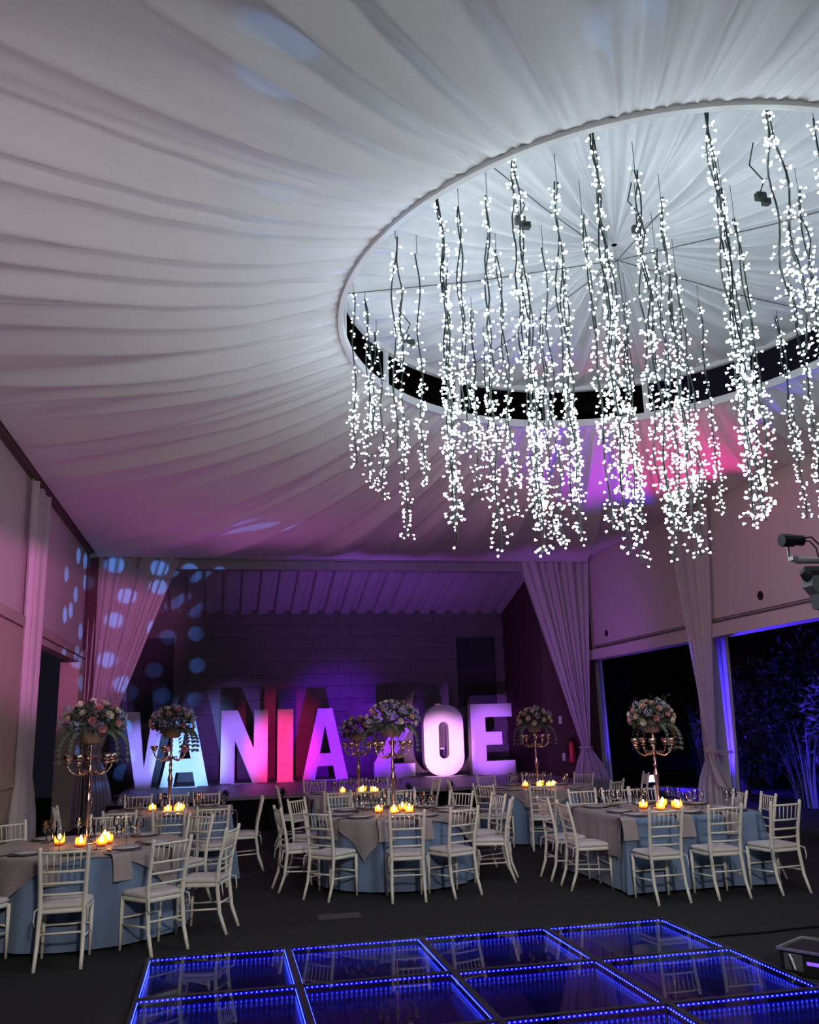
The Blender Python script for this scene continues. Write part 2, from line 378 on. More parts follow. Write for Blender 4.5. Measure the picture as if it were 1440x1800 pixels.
LET = {
 'V': ([(0, H), (0.30, H), (0.44, 0.42), (0.58, H), (0.86, H), (0.58, 0), (0.28, 0)], [], 0.86),
 'A': ([(0, 0), (0.28, 0), (0.335, 0.30), (0.695, 0.30), (0.75, 0), (1.03, 0), (0.68, H), (0.35, H)], [[(0.39, 0.58), (0.64, 0.58), (0.515, 1.22)]], 1.03),
 'N': ([(0, 0), (0.31, 0), (0.31, 0.92), (0.71, 0), (1.04, 0), (1.04, H), (0.73, H), (0.73, 0.74), (0.36, H), (0, H)], [], 1.04),
 'I': ([(0, 0), (0.36, 0), (0.36, H), (0, H)], [], 0.36),
 'Z': ([(0, 0), (0.96, 0), (0.96, 0.30), (0.40, 0.30), (0.96, 1.26), (0.96, H), (0.02, H), (0.02, 1.29), (0.56, 1.29), (0, 0.33)], [], 0.96),
 'O': (octo(0, 0.96, 0, H, 0.40, 6), [octo(0.36, 0.60, 0.38, H-0.38, 0.12, 6)], 0.96),
 'E': ([(0, 0), (1.0, 0), (1.0, 0.30), (0.34, 0.30), (0.34, 0.66), (0.72, 0.66), (0.72, 0.95), (0.34, 0.95), (0.34, 1.29), (0.97, 1.29), (0.97, H), (0, H)], [], 1.0),
}
for ch, x0, x1, Y, lab in (('V', -2.02, -1.17, 20.2, 'tall white letter V standing at the dark end of the stage'),
        ('A', -1.27, -0.25, 20.5, 'tall white letter A lit pale blue, between V and N'),
        ('N', 0.0, 1.04, 20.9, 'tall white letter N lit violet and pink'),
        ('I', 1.26, 1.62, 21.0, 'tall white letter I lit pink, between N and A'),
        ('A', 1.83, 2.88, 21.0, 'tall white letter A lit violet, after the letter I'),
        ('Z', 3.46, 4.42, 20.8, 'tall white letter Z lit purple, behind the flower centrepieces'),
        ('O', 4.6, 5.55, 20.6, 'tall white letter O glowing pink white on the stage'),
        ('E', 5.68, 6.72, 20.4, 'tall white letter E lit lilac, last of the letters')):
    outer, holes, wd = LET[ch]; s = (x1-x0)/wd
    me = letter_mesh([(x*s, y) for x, y in outer], [[(x*s, y) for x, y in h] for h in holes], 0.26)
    th = thing('letter_sign', lab, 'letter', (x0, Y, STZ), group='big letters on the stage')
    o = obj_from(me, 'letter_body', th); o.rotation_euler = (PI/2, 0, 0); o.location = (0, 0, 0.012)
    m = MB(); wb_ = (x1-x0)
    m.box((wb_/2, 0.0, 0.006), (wb_*(0.95 if ch in 'IO' else 0.5)+0.06, 0.42, 0.012)); m.build('base_plate', M_letter, th)

# low spot lights on short stands just before the stage skirt
def uplight(x, tgt, col, power, deg, label, blend=0.8):
    y, hz = 16.55, 0.70
    u = thing('stage_spot', label, 'stage light', (x, y, 0), group='low spot lights before the stage')
    d = (Vector(tgt)-Vector((x, y, hz))); rz = math.atan2(-d.x, d.y); u.rotation_euler = (0, 0, rz)
    m = MB(); m.tube([(0, -0.10, hz-0.015), (0, 0.07, hz)], [0.045, 0.055], 14); m.build('housing', M_black, u)
    m = MB(); m.box((0, -0.01, 0.008), (0.22, 0.2, 0.016)); m.tube([(0, -0.01, 0.016), (0, -0.01, hz-0.08)], 0.012, 8); m.build('stand', M_black, u)
    m = MB(); m.box((0, -0.01, hz-0.075), (0.135, 0.03, 0.01)); m.box((-0.064, -0.01, hz-0.04), (0.008, 0.03, 0.08)); m.box((0.064, -0.01, hz-0.04), (0.008, 0.03, 0.08)); m.build('bracket', M_black, u)
    m = MB(); m.tube([(0, 0.0705, hz), (0, 0.074, hz)], 0.048, 14); m.build('lens', emission('lens_'+label[:12], col, 4.0), u)
    bpy.context.view_layer.update()
    p = u.matrix_world @ Vector((0, 0.09, hz))
    spot('stage_spot_lamp', p, tgt, col, power, deg, blend, 0.03, parent=u)
uplight(-1.75, (-1.6, 20.2, 1.35), (0.26, 0.22, 1.0), 800, 24, 'low black spot light aimed at the letter V')
uplight(-0.95, (-0.7, 20.5, 1.15), (0.20, 0.42, 1.0), 1700, 27, 'low black spot light aimed at the first letter A')
uplight(0.1, (0.3, 20.9, 1.4), (0.34, 0.15, 1.0), 1100, 27, 'low black spot light aimed at the letter N')
uplight(1.1, (1.35, 20.9, 1.3), (1.0, 0.01, 0.24), 1300, 27, 'low black spot light aimed at the pink letter I')
uplight(2.5, (2.75, 20.9, 1.45), (0.22, 0.0, 1.0), 2000, 34, 'low black spot light between the second A and Z')
uplight(3.4, (3.95, 20.7, 1.4), (0.32, 0.03, 1.0), 900, 24, 'low black spot light aimed at the letter Z')
uplight(4.2, (5.0, 20.6, 1.25), (1.0, 0.42, 0.95), 1900, 25, 'low black spot light aimed at the letter O')
uplight(5.6, (6.15, 20.4, 1.4), (0.46, 0.12, 1.0), 1100, 28, 'low black spot light aimed at the letter E')

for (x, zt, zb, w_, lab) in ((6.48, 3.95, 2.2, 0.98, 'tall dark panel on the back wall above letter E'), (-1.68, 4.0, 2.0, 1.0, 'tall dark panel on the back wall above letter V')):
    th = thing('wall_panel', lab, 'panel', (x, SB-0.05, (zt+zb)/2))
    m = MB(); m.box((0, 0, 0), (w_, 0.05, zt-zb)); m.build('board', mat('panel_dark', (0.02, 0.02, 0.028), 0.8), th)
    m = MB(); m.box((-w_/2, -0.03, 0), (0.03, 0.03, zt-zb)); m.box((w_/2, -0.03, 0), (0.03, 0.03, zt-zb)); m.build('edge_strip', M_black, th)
m = MB(); m.box((0, 0, 0), (0.12, 0.02, 0.2)); m.box((0, -0.012, 0.04), (0.04, 0.01, 0.05)); tag(m.build('wall_socket', M_white, loc=(5.50, SB-0.03, 1.1)), 'white wall socket seen through the letter O', 'socket')
for (y, zz, lab) in ((7.62, 1.80, 'upper white switch plate beside the stage opening'), (7.65, 0.98, 'lower white switch plate beside the stage opening')):
    m = MB(); m.box((0, 0, 0), (0.07, 0.02, 0.17)); m.box((0, -0.012, 0), (0.03, 0.008, 0.06)); tag(m.build('switch_plate', M_white, loc=(y, YF+0.18, zz)), lab, 'switch')
ex = thing('fire_extinguisher', 'red fire extinguisher hanging beside the gathered stage drape', 'extinguisher', (7.80, 19.47, 0.85))
m = MB(); m.lathe([(0.0, 0), (0.075, 0.0), (0.08, 0.02), (0.08, 0.40), (0.05, 0.46), (0.025, 0.48)], 16); m.build('cylinder', M_red, ex, True)
m = MB(); m.box((0, 0, 0.5), (0.05, 0.05, 0.05)); m.box((0.05, 0, 0.54), (0.14, 0.02, 0.015)); m.build('valve', M_black, ex)
m = MB(); m.tube([(0, -0.03, 0.5), (-0.1, -0.04, 0.45), (-0.1, -0.04, 0.1)], 0.012, 6); m.build('hose', M_black, ex)

# ------------------------------------------------------------------ draped ceiling, ring, dome
RC = Vector((4.165, 7.89, 6.0)); RR = 3.07; TA, TB = 0.0156, -0.0544
def ring_pt(th, r, dz=0.0):
    x, y = r*math.cos(th), r*math.sin(th); return Vector((RC.x+x, RC.y+y, RC.z+TA*x+TB*y+dz))
FX0, FX1, FY0, FY1, FZ = XL+0.12, XR-0.02, YN, YF-0.08, ZW+0.06
rnd = random.Random(3)
ph = [(rnd.uniform(0, 6.28), rnd.uniform(0.7, 1.3)) for _ in range(12)]
def warp(th): return th + 0.016*math.sin(7*th+1.1) + 0.010*math.sin(17*th+2.0) + 0.006*math.sin(41*th+0.4)
def pleat(x): return abs(math.sin(x))**0.8*2-1
def ceil_fn(u, v):
    th = 2*PI*u; c, s_ = math.cos(th), math.sin(th)
    tx = (FX1-RC.x)/c if c > 1e-9 else ((FX0-RC.x)/c if c < -1e-9 else 1e9)
    ty = (FY1-RC.y)/s_ if s_ > 1e-9 else ((FY0-RC.y)/s_ if s_ < -1e-9 else 1e9)
    D = min(tx, ty); v2 = v**1.35
    r = RR+0.02 + (D-RR-0.02)*v2
    p0 = ring_pt(th, RR+0.02, -0.02); L_ = D-RR
    z = p0.z*(1-v2) + (5.44 if (ty <= tx and s_ > 0) else FZ)*v2
    sag = 0.05*L_*math.sin(PI*v2**0.8)
    wt = warp(th); arc = r
    a_f = 0.034*math.exp(-0.9*(r-RR))*min(1, 0.15+(r-RR)*3); a_m = (0.055*math.exp(-((r-RR-1.2)/1.6)**2)+0.016)*min(1, (r-RR)*2.5)
    a_l = 0.052*min(1, (r-RR)/2.5)
    e = math.sin(PI*min(1, max(0, (1-v2)*6)/1)/2) if v2 > 0.83 else 1.0
    z += -sag + (a_f*pleat(85*wt) + a_m*pleat(34*wt+0.6*math.sin(5*wt)+0.25*r) + a_l*pleat(15*wt+0.9*math.sin(3*wt+1)+0.12*r)*0.9 + 0.03*math.sin(61*wt+r*0.9)*min(1, (r-RR)))*e
    return (RC.x+r*c, RC.y+r*s_, z)
m = MB(); m.grid(ceil_fn, 1500, 44, True); struct(m.build('ceiling', M_fab, smooth=True), 'white pleated fabric draped over the whole ceiling', 'ceiling')
def dome_fn(u, v):
    th = 2*PI*u; r = RR*(1-v)*0.995+0.03; wt = warp(th+0.3)
    p = ring_pt(th, r, 0.52); k = (1-v)
    z = p.z + 0.26*v**1.4 - 0.10*math.sin(PI*v) + (0.11*pleat(19*wt) + 0.035*pleat(43*wt))*(k*(1-k)*3.2+0.1*k)
    return (p.x-0.12*v, p.y-0.0*v, z)
m = MB(); m.grid(dome_fn, 900, 24, True); tag(m.build('canopy_dome', M_dome, smooth=True), 'white pleated fabric canopy gathered to a point inside the ceiling ring', 'canopy')
ring = thing('ceiling_ring', 'white metal double ring framing the opening in the fabric ceiling', 'ring', (0, 0, 0))
def ring_band(dz0, dz1, r0, r1):
    m = MB(); n = 120; P = []; F = []
    for k in range(n):
        th = 2*PI*k/n
        for r, dz in ((r0, dz0), (r1, dz0), (r1, dz1), (r0, dz1)): P.append(ring_pt(th, r, dz))
    for k in range(n):
        j = (k+1) % n
        for i in range(4): F.append((k*4+i, k*4+(i+1) % 4, j*4+(i+1) % 4, j*4+i))
    m.add(P, F); return m
ring_band(-0.07, 0.03, RR-0.02, RR+0.035).build('lower_rim', M_ring, ring)
ring_band(0.46, 0.53, RR-0.03, RR+0.03).build('upper_rim', M_ring, ring)
for k in range(14):
    th = 2*PI*(k+0.35)/14; a = ring_pt(th, RR, 0.02); b = ring_pt(th, RR, 0.48)
    m = MB(); m.box(((a.x+b.x)/2, (a.y+b.y)/2, (a.z+b.z)/2), (0.03, 0.075, b.z-a.z), th); m.build('post', M_ring, ring)
for k in range(7):
    th = 2*PI*k/7+0.2; a = ring_pt(th, RR-0.02, 0.45); b = Vector((RC.x-0.1, RC.y, RC.z+0.60))
    m = MB(); m.tube([a, (a+b)/2-Vector((0, 0, 0.04)), b], 0.006, 5)
    tag(m.build('hanger_wire', M_wire), 'thin dark wire from the canopy centre ' + ['towards the garden', 'towards the far garden side', 'towards the stage', 'towards the pink wall and stage', 'towards the pink wall and camera', 'towards the camera', 'towards the garden and camera'][k], 'wire', 'wires under the canopy')

# ------------------------------------------------------------------ string lights
def light_string(x, y, zt, zb, dens, strands, label, seed, loop=0.0):
    rn = random.Random(seed)
    th = thing('light_string', label, 'string lights', (x, y, zb), group='hanging light strings')
    cab = MB(); bl = MB(); Ln = zt-zb
    cab.tube([(0, 0, Ln-0.02), (0, 0, 6.60-zb)], 0.003, 4)
    for s in range(strands):
        ox, oy = (rn.uniform(-0.05, 0.05) if strands > 1 else 0, rn.uniform(-0.05, 0.05) if strands > 1 else 0)
        zb_s = 0.0 if s == 0 else rn.uniform(0, 0.45)*Ln
        n = max(8, int((Ln-zb_s)/0.12)); pts = []
        p1, p2 = rn.uniform(0, 6), rn.uniform(0, 6)
        for i in range(n+1):
            t = i/n; zz = Ln - (Ln-zb_s)*t
            wob = 0.018
            pts.append((ox*min(1, t*3)+wob*math.sin(7*t*Ln+p1), oy*min(1, t*3)+wob*math.sin(6*t*Ln+p2), zz))
        cab.tube(pts, 0.0075, 5)
        nb = int((Ln-zb_s)*dens*0.74)
        for i in range(nb):
            t = rn.random() if rn.random() < 0.55 else 1-0.42*rn.random()**1.15
            k = t*n; a = int(min(n-1, k)); f = k-a
            q = [pts[a][j]*(1-f)+pts[a+1][j]*f for j in range(3)]
            an = rn.uniform(0, 2*PI); spread = (0.014+0.034*rn.random())*(1.0+0.9*max(0, t-0.55)/0.45)
            dz = rn.uniform(-0.02, 0.035); dv = Vector((math.cos(an), math.sin(an), rn.uniform(-0.7, 0.5))).normalized()
            c = Vector(q)+dv*spread
            cab_ = Vector(q)
            # cone shaped bulb opening outward
            ax = dv; u1 = ax.orthogonal().normalized(); u2 = ax.cross(u1); R = 0.0105; hh = 0.023
            P = [c-ax*hh*0.5]+[c+ax*hh*0.5+(u1*math.cos(g)+u2*math.sin(g))*R for g in (0, 1.2566, 2.5133, 3.7699, 5.0265)]
            bl.add(P, [(0, 2, 1), (0, 3, 2), (0, 4, 3), (0, 5, 4), (0, 1, 5), (1, 2, 3, 4, 5)])
            if i % 3 == 0: cab.tube([cab_, c-ax*hh*0.5], 0.003, 3, cap=False)
    cab.build('cable', M_cable, th)
    b = bl.build('bulbs', E_bulb, th); b['kind'] = 'stuff'
    return th
ST = [(1.27, 8.42, 4.38, 1), (1.43, 8.63, 4.16, 2), (1.65, 9.21, 4.24, 2), (1.49, 7.21, 4.16, 2), (1.79, 7.63, 3.92, 1), (1.88, 8.91, 3.7, 1), (1.76, 6.62, 3.22, 3),
      (2.02, 6.88, 4.02, 2), (2.18, 6.53, 3.14, 2), (2.24, 5.99, 3.0, 3), (2.93, 7.85, 3.54, 2), (2.95, 7.22, 3.32, 1), (2.69, 6.18, 3.38, 2), (3.09, 6.59, 3.32, 2),
      (2.73, 5.51, 2.9, 3), (3.67, 7.3, 3.16, 2), (4.24, 8.12, 3.62, 2), (3.62, 6.56, 3.04, 2), (3.73, 6.32, 3.06, 3), (4.44, 7.39, 3.4, 2), (4.0, 6.98, 3.42, 2),
      (5.16, 8.18, 3.9, 1), (3.5, 5.16, 3.06, 3), (4.19, 6.09, 3.3, 2), (4.51, 6.42, 3.64, 2), (3.94, 5.04, 4.26, 3), (4.94, 6.07, 4.68, 2), (4.46, 5.19, 5.5, 1),
      (2.62, 8.6, 4.1, 2), (3.2, 8.3, 3.9, 1), (3.55, 8.9, 3.8, 2), (3.0, 9.4, 4.3, 1), (2.2, 8.0, 3.95, 2), (4.7, 9.1, 4.3, 1), (3.35, 7.65, 3.45, 2), (3.9, 7.9, 3.7, 1), (2.5, 7.3, 3.6, 2), (3.3, 5.95, 3.25, 2),
      (5.6, 6.6, 3.6, 2), (5.9, 7.6, 3.5, 2), (5.3, 5.6, 3.9, 2), (6.3, 8.4, 3.9, 2)]
ordn = ['shortest', 'long']
def str_label(i, x, y, zb, n):
    kind = {1: 'thin', 2: 'twin', 3: 'thick'}[n]
    L_ = 6.25-zb
    ln = 'very short' if L_ < 1 else 'short' if L_ < 2.1 else 'mid-length' if L_ < 2.6 else 'long' if L_ < 2.95 else 'longest'
    r = math.hypot(x-RC.x, y-RC.y); a = math.degrees(math.atan2(y-RC.y, x-RC.x)) % 360
    side = 'wall side' if 135 <= a < 225 else 'dance-floor side' if 225 <= a < 315 else 'garden side' if (a >= 315 or a < 45) else 'stage side'
    pos = 'close to the rim' if r > 2.5 else 'near the canopy centre' if r < 1.0 else 'between rim and centre'
    return f'{ln} {kind} bulb string, {side}, {pos}'
ST.sort(key=lambda q: q[0]); alll = [str_label(0, *q) for q in ST]; seen = {}
for i, (x, y, zb, n) in enumerate(ST):
    lab = alll[i]; seen[lab] = seen.get(lab, 0)+1
    if alll.count(lab) > 1: lab += ', ' + ['first', 'second', 'third', 'fourth', 'fifth'][seen[lab]-1] + ' from pink wall'
    light_string(x, y, 6.25+random.uniform(-0.05, 0.15), zb, 62 if n == 1 else 46, n, lab, 100+i)
for i, (x, y, z) in enumerate(((2.28, 6.02, 5.75), (3.62, 6.6, 6.15), (1.60, 7.4, 5.3), (4.2, 5.6, 5.9))):
    m = MB(); m.box((0, 0, 0), (0.08, 0.05, 0.06)); m.box((0.06, 0.02, -0.03), (0.06, 0.05, 0.05)); m.tube([(0, 0, 0.03), (0.05, 0, 0.15), (-0.05, 0.02, 0.3), (0.0, 0, 0.5)], 0.006, 5)
    tag(m.build('plug_connector', M_cable, loc=(x, y, z)), ['dark green plug connector by the thick rim string', 'dark green plug connector hanging near the canopy centre', 'dark green plug connector low on the wall side strings', 'dark green plug connector beside the garden side strings'][i], 'plug', 'string light plugs')

# ------------------------------------------------------------------ curtains
def lerp(a, b, t): return tuple(a[i]*(1-t)+b[i]*t for i in range(3))
def curtain(name, label, A, B, TL, TR, D, E, npl, amp, nrm, tie=True, vt=None, seed=0, mt=None):
    """A,B top edge; TL,TR gathered edge at the tie; D,E hem."""
    th = thing(name, label, 'curtain', (0, 0, 0), group='voile drapes')
    rn = random.Random(seed); o1, o2 = rn.uniform(0, 6), rn.uniform(0, 6)
    zt, zb, zm = (A[2]+B[2])/2, (D[2]+E[2])/2, (TL[2]+TR[2])/2
    vt = (zt-zm)/(zt-zb) if vt is None else vt
    def fn(u, v):
        if v <= vt:
            t = v/vt; e = t**1.05; p, q = lerp(A, TL, e), lerp(B, TR, e)
        else:
            t = (v-vt)/(1-vt); e = min(1, math.sin(PI/2*min(1, t*1.5)))*0.9+0.1*t; p, q = lerp(TL, D, t), lerp(TR, E, t)
            p = (p[0]*(1-0)+0, p[1], p[2]); 
            w = lerp(TL, D, e), lerp(TR, E, e); p = (w[0][0], w[0][1], p[2]); q = (w[1][0], w[1][1], q[2])
        uu = u + 0.02*math.sin(9*u+o1)
        x = lerp(p, q, u); wid = (Vector(q)-Vector(p)).length
        a = amp*(0.35+0.65*min(1, wid/1.2))
        k = a*(math.sin(uu*npl*2*PI+o1)*0.7+math.sin(uu*npl*0.41*2*PI+o2)*0.6)
        return (x[0]+nrm[0]*k, x[1]+nrm[1]*k, x[2])
    m = MB(); m.grid(fn, npl*10, 40); m.build('drape', mt or M_cur, th, True)
    if tie:
        c = Vector(lerp(TL, TR, 0.5)); wr_ = (Vector(TR)-Vector(TL)).length/2+0.03
        d = (Vector(TR)-Vector(TL)).normalized(); nn = Vector(nrm)
        m = MB(); pts = [c+d*math.cos(q)*wr_+nn*math.sin(q)*(amp+0.05) for q in [2*PI*k/16 for k in range(16)]]
        m.tube(pts, 0.032, 8, closed=True); m.build('tie_band', M_cur, th, True)
    return th
# near left
curtain('curtain', 'pink lit straight voile drape on the near pier of the left wall', (XL+0.1, 13.1, 5.42), (XL+0.1, 14.4, 5.42), (XL+0.12, 13.25, 1.2), (XL+0.12, 14.3, 1.2), (XL+0.16, 12.8, 0.02), (XL+0.16, 14.75, 0.02), 7, 0.05, (1, 0, 0), tie=False, seed=1)
curtain('curtain', 'voile drape with blue light dots swept to the left of the stage', (XL+0.01, 19.28, 5.5), (-0.95, 19.28, 5.42), (XL+0.1, 19.2, 1.35), (XL+0.45, 19.2, 1.35), (XL+0.05, 19.2, 0.02), (XL+0.75, 19.2, 0.02), 9, 0.06, (0, -1, 0), seed=2)
curtain('curtain', 'purple lit voile drape swept to the right of the stage', (6.71, 19.28, 5.42), (8.45, 19.28, 5.5), (7.93, 19.15, 1.19), (8.12, 19.15, 1.19), (7.65, 19.1, 0.02), (8.5, 19.1, 0.02), 9, 0.06, (0, -1, 0), seed=3)
curtain('curtain', 'pale voile drape knotted on the garden column', (XR-0.08, 15.2, 5.45), (XR-0.08, 13.72, 5.45), (XR-0.12, 14.5, 1.2), (XR-0.12, 14.28, 1.2), (XR-0.14, 14.95, 0.02), (XR-0.14, 14.0, 0.02), 8, 0.06, (-1, 0, 0), seed=4)
# outer halves hanging outside the openings
curtain('curtain', 'blue lit outer drape behind the knotted garden curtain', (XR+0.34, 15.4, 3.3), (XR+0.34, 14.28, 3.3), (XR+0.34, 15.3, 1.2), (XR+0.34, 14.38, 1.2), (XR+0.34, 15.4, 0.02), (XR+0.34, 14.44, 0.02), 6, 0.05, (-1, 0, 0), tie=False, seed=5, mt=M_curo)
curtain('curtain', 'blue lit outer drape behind the stage curtain by the garden', (XR+0.3, 20.4, 3.3), (XR+0.3, 19.75, 3.3), (XR+0.3, 20.4, 1.2), (XR+0.3, 19.7, 1.2), (XR+0.3, 20.4, 0.02), (XR+0.3, 19.65, 0.02), 5, 0.05, (-1, 0, 0), tie=False, seed=6, mt=M_curo)
# knot on the garden column
kn = thing('curtain_knot', 'white voile knot with hanging tail on the garden column', 'knot', (XR-0.16, 14.35, 1.2))
m = MB()
def knotf(u, v):
    a, b = 2*PI*u, PI*v; r = 0.10*(1+0.15*math.sin(3*a)+0.1*math.sin(5*b))
    return (r*math.sin(b)*math.cos(a), 1.3*r*math.sin(b)*math.sin(a), r*math.cos(b))
m.grid(knotf, 20, 12, True); m.build('knot', M_cur, kn, True)
def tailf(u, v): return (-0.05-0.04*math.sin(u*9+v*3), -0.05+(u-0.5)*(0.1+0.55*v)-0.18*v, -0.02-0.62*v+0.18*v*u)
m = MB(); m.grid(tailf, 20, 14); m.build('tail', M_cur, kn, True)
def sashf(u, v): return (-0.03+0.02*math.sin(v*6), 0.05-0.75*u, 0.02+0.06*(v-0.5)-0.03*math.sin(PI*u)); 
m = MB(); m.grid(sashf, 12, 4); m.build('sash', M_cur, kn, True)

# ------------------------------------------------------------------ dance floor
PX0, PY0, PS = -0.541, 7.92, 1.118
panel = thing('led_floor_panel', '', 'floor panel', group='mirror dance floor panels')
g = 0.022; hs = PS/2-g; TZ = 0.05
m = MB()
for (cx, cy, sx, sy) in ((0, PS/2-g/2, PS, g), (0, -PS/2+g/2, PS, g), (PS/2-g/2, 0, g, PS-2*g), (-PS/2+g/2, 0, g, PS-2*g)): m.box((cx, cy, TZ/2), (sx*0.996, sy, TZ))
m.build('frame', M_tray, panel)
m = MB(); m.box((0, 0, 0.004), (2*hs, 2*hs, 0.008)); m.build('mirror_base', M_mirror, panel)
m = MB(); m.add([(-hs, -hs, TZ-0.002), (hs, -hs, TZ-0.002), (hs, hs, TZ-0.002), (-hs, hs, TZ-0.002)], [(0, 1, 2, 3)]); m.build('glass_top', M_pane, panel)
for k in range(4):
    m = MB(); m.box((0, hs-0.004, 0.032), (2*hs-0.03, 0.004, 0.016)); o = m.build('led_strip', E_strip, panel); o.rotation_euler = (0, 0, k*PI/2)
    m = MB()
    for i in range(30): m.box((-hs+0.03+i*(2*hs-0.06)/29, hs-0.008, 0.034), (0.008, 0.004, 0.007))
    l = m.build('leds', E_led, panel); l['kind'] = 'stuff'; l.rotation_euler = (0, 0, k*PI/2)
rows = ['first', 'second', 'third', 'fourth']
for j in range(4):
    for i in range(4):
        lab = f'blue LED edged mirror floor panel, {rows[j]} row from tables, {rows[i]} from the pink wall'
        loc = (PX0+PS*(i+0.5), PY0-PS*(j+0.5), 0.001)
        if i == j == 0: panel.location = loc; panel['label'] = lab
        else: dup(panel, 'led_floor_panel', lab, loc)

# ------------------------------------------------------------------ chairs
chair = thing('chiavari_chair', '', 'chair', group='white chiavari chairs')
def P_back(z):   # rear post profile: (y, half width)
    pr = [(0.0, -0.285, 0.175), (0.18, -0.215, 0.172), (0.42, -0.185, 0.168), (0.60, -0.20, 0.172), (0.92, -0.272, 0.187)]
    for a, b in zip(pr, pr[1:]):
        if z <= b[0]:
            t = (z-a[0])/(b[0]-a[0]); return a[1]*(1-t)+b[1]*t, a[2]*(1-t)+b[2]*t
    return pr[-1][1:]
for s in (-1, 1):
    pts = []; 
    for z in (0, 0.09, 0.18, 0.30, 0.42, 0.52, 0.62, 0.76, 0.905, 0.92):
        y, w_ = P_back(z); pts.append((s*w_, y, z))
    m = MB(); m.tube(pts, [0.0145, 0.016, 0.0175, 0.019, 0.019, 0.019, 0.0185, 0.018, 0.017, 0.012], 8); m.build('back_post', M_chair, chair, True)
    m = MB(); m.tube([(s*0.188, 0.185, 0.0), (s*0.188, 0.18, 0.2), (s*0.186, 0.178, 0.43)], [0.012, 0.0155, 0.018], 8); m.build('leg', M_chair, chair, True)
    m = MB(); m.tube([(s*0.187, 0.18, 0.20), (s*0.172, P_back(0.22)[0], 0.22)], 0.009, 6); m.build('stretcher', M_chair, chair, True)
    m = MB(); m.tube([(s*0.175, -0.19, 0.455), (s*0.2, -0.24, 0.44), (s*0.205, -0.25, 0.37), (s*0.19, -0.255, 0.33)], [0.007, 0.008, 0.007, 0.004], 5); m.build('cushion_tie', M_cush, chair, True)
m = MB(); m.tube([(-0.188, 0.18, 0.255), (0.188, 0.18, 0.255)], 0.009, 6); m.build('stretcher', M_chair, chair, True)
y_ = P_back(0.26)[0]; m = MB(); m.tube([(-0.17, y_, 0.26), (0.17, y_, 0.26)], 0.009, 6); m.build('stretcher', M_chair, chair, True)
for z in (0.875, 0.725, 0.635, 0.55):
    y, w_ = P_back(z); m = MB(); m.tube([(-w_, y, z), (-w_*0.4, y-0.012, z), (w_*0.4, y-0.012, z), (w_, y, z)], 0.0115 if z > 0.8 else 0.0105, 6); m.build('rail', M_chair, chair, True)
for k in range(6):
    x = -0.125+k*0.05; m = MB(); m.tube([(x, P_back(0.725)[0]-0.008, 0.725), (x*1.05, P_back(0.875)[0]-0.008, 0.875)], 0.006, 6); m.build('spindle', M_chair, chair, True)
def roundrect(u, hx0, hx1, hy, rr):
    pass
def seat_shape(z0, z1, inset, puff):
    m = MB(); N = 32
    def ringp(sc, z):
        out = []
        for k in range(N):
            a = 2*PI*k/N; c, s = math.cos(a), math.sin(a); e = 0.35
            x = math.copysign(abs(c)**e, c); y = math.copysign(abs(s)**e, s)
            hw = 0.20+0.012*y; out.append((x*hw*sc, y*0.20*sc, z))
        return out
    R = [ringp(1-inset-0.04, z0), ringp(1-inset, z0+(z1-z0)*0.25), ringp(1-inset, z0+(z1-z0)*0.7), ringp(1-inset-0.05, z1), ringp(0.5, z1+puff), ringp(0.01, z1+puff*1.1)]
    P = [p for r in R for p in r]; F = []
    for i in range(len(R)-1):
        for k in range(N): F.append((i*N+k, i*N+(k+1) % N, (i+1)*N+(k+1) % N, (i+1)*N+k))
    F.append(tuple(range(N-1, -1, -1))); m.add(P, F); return m
seat_shape(0.405, 0.44, 0.0, 0.0).build('seat_frame', M_chair, chair)
seat_shape(0.44, 0.478, 0.0, 0.014).build('cushion', M_cush, chair, True)

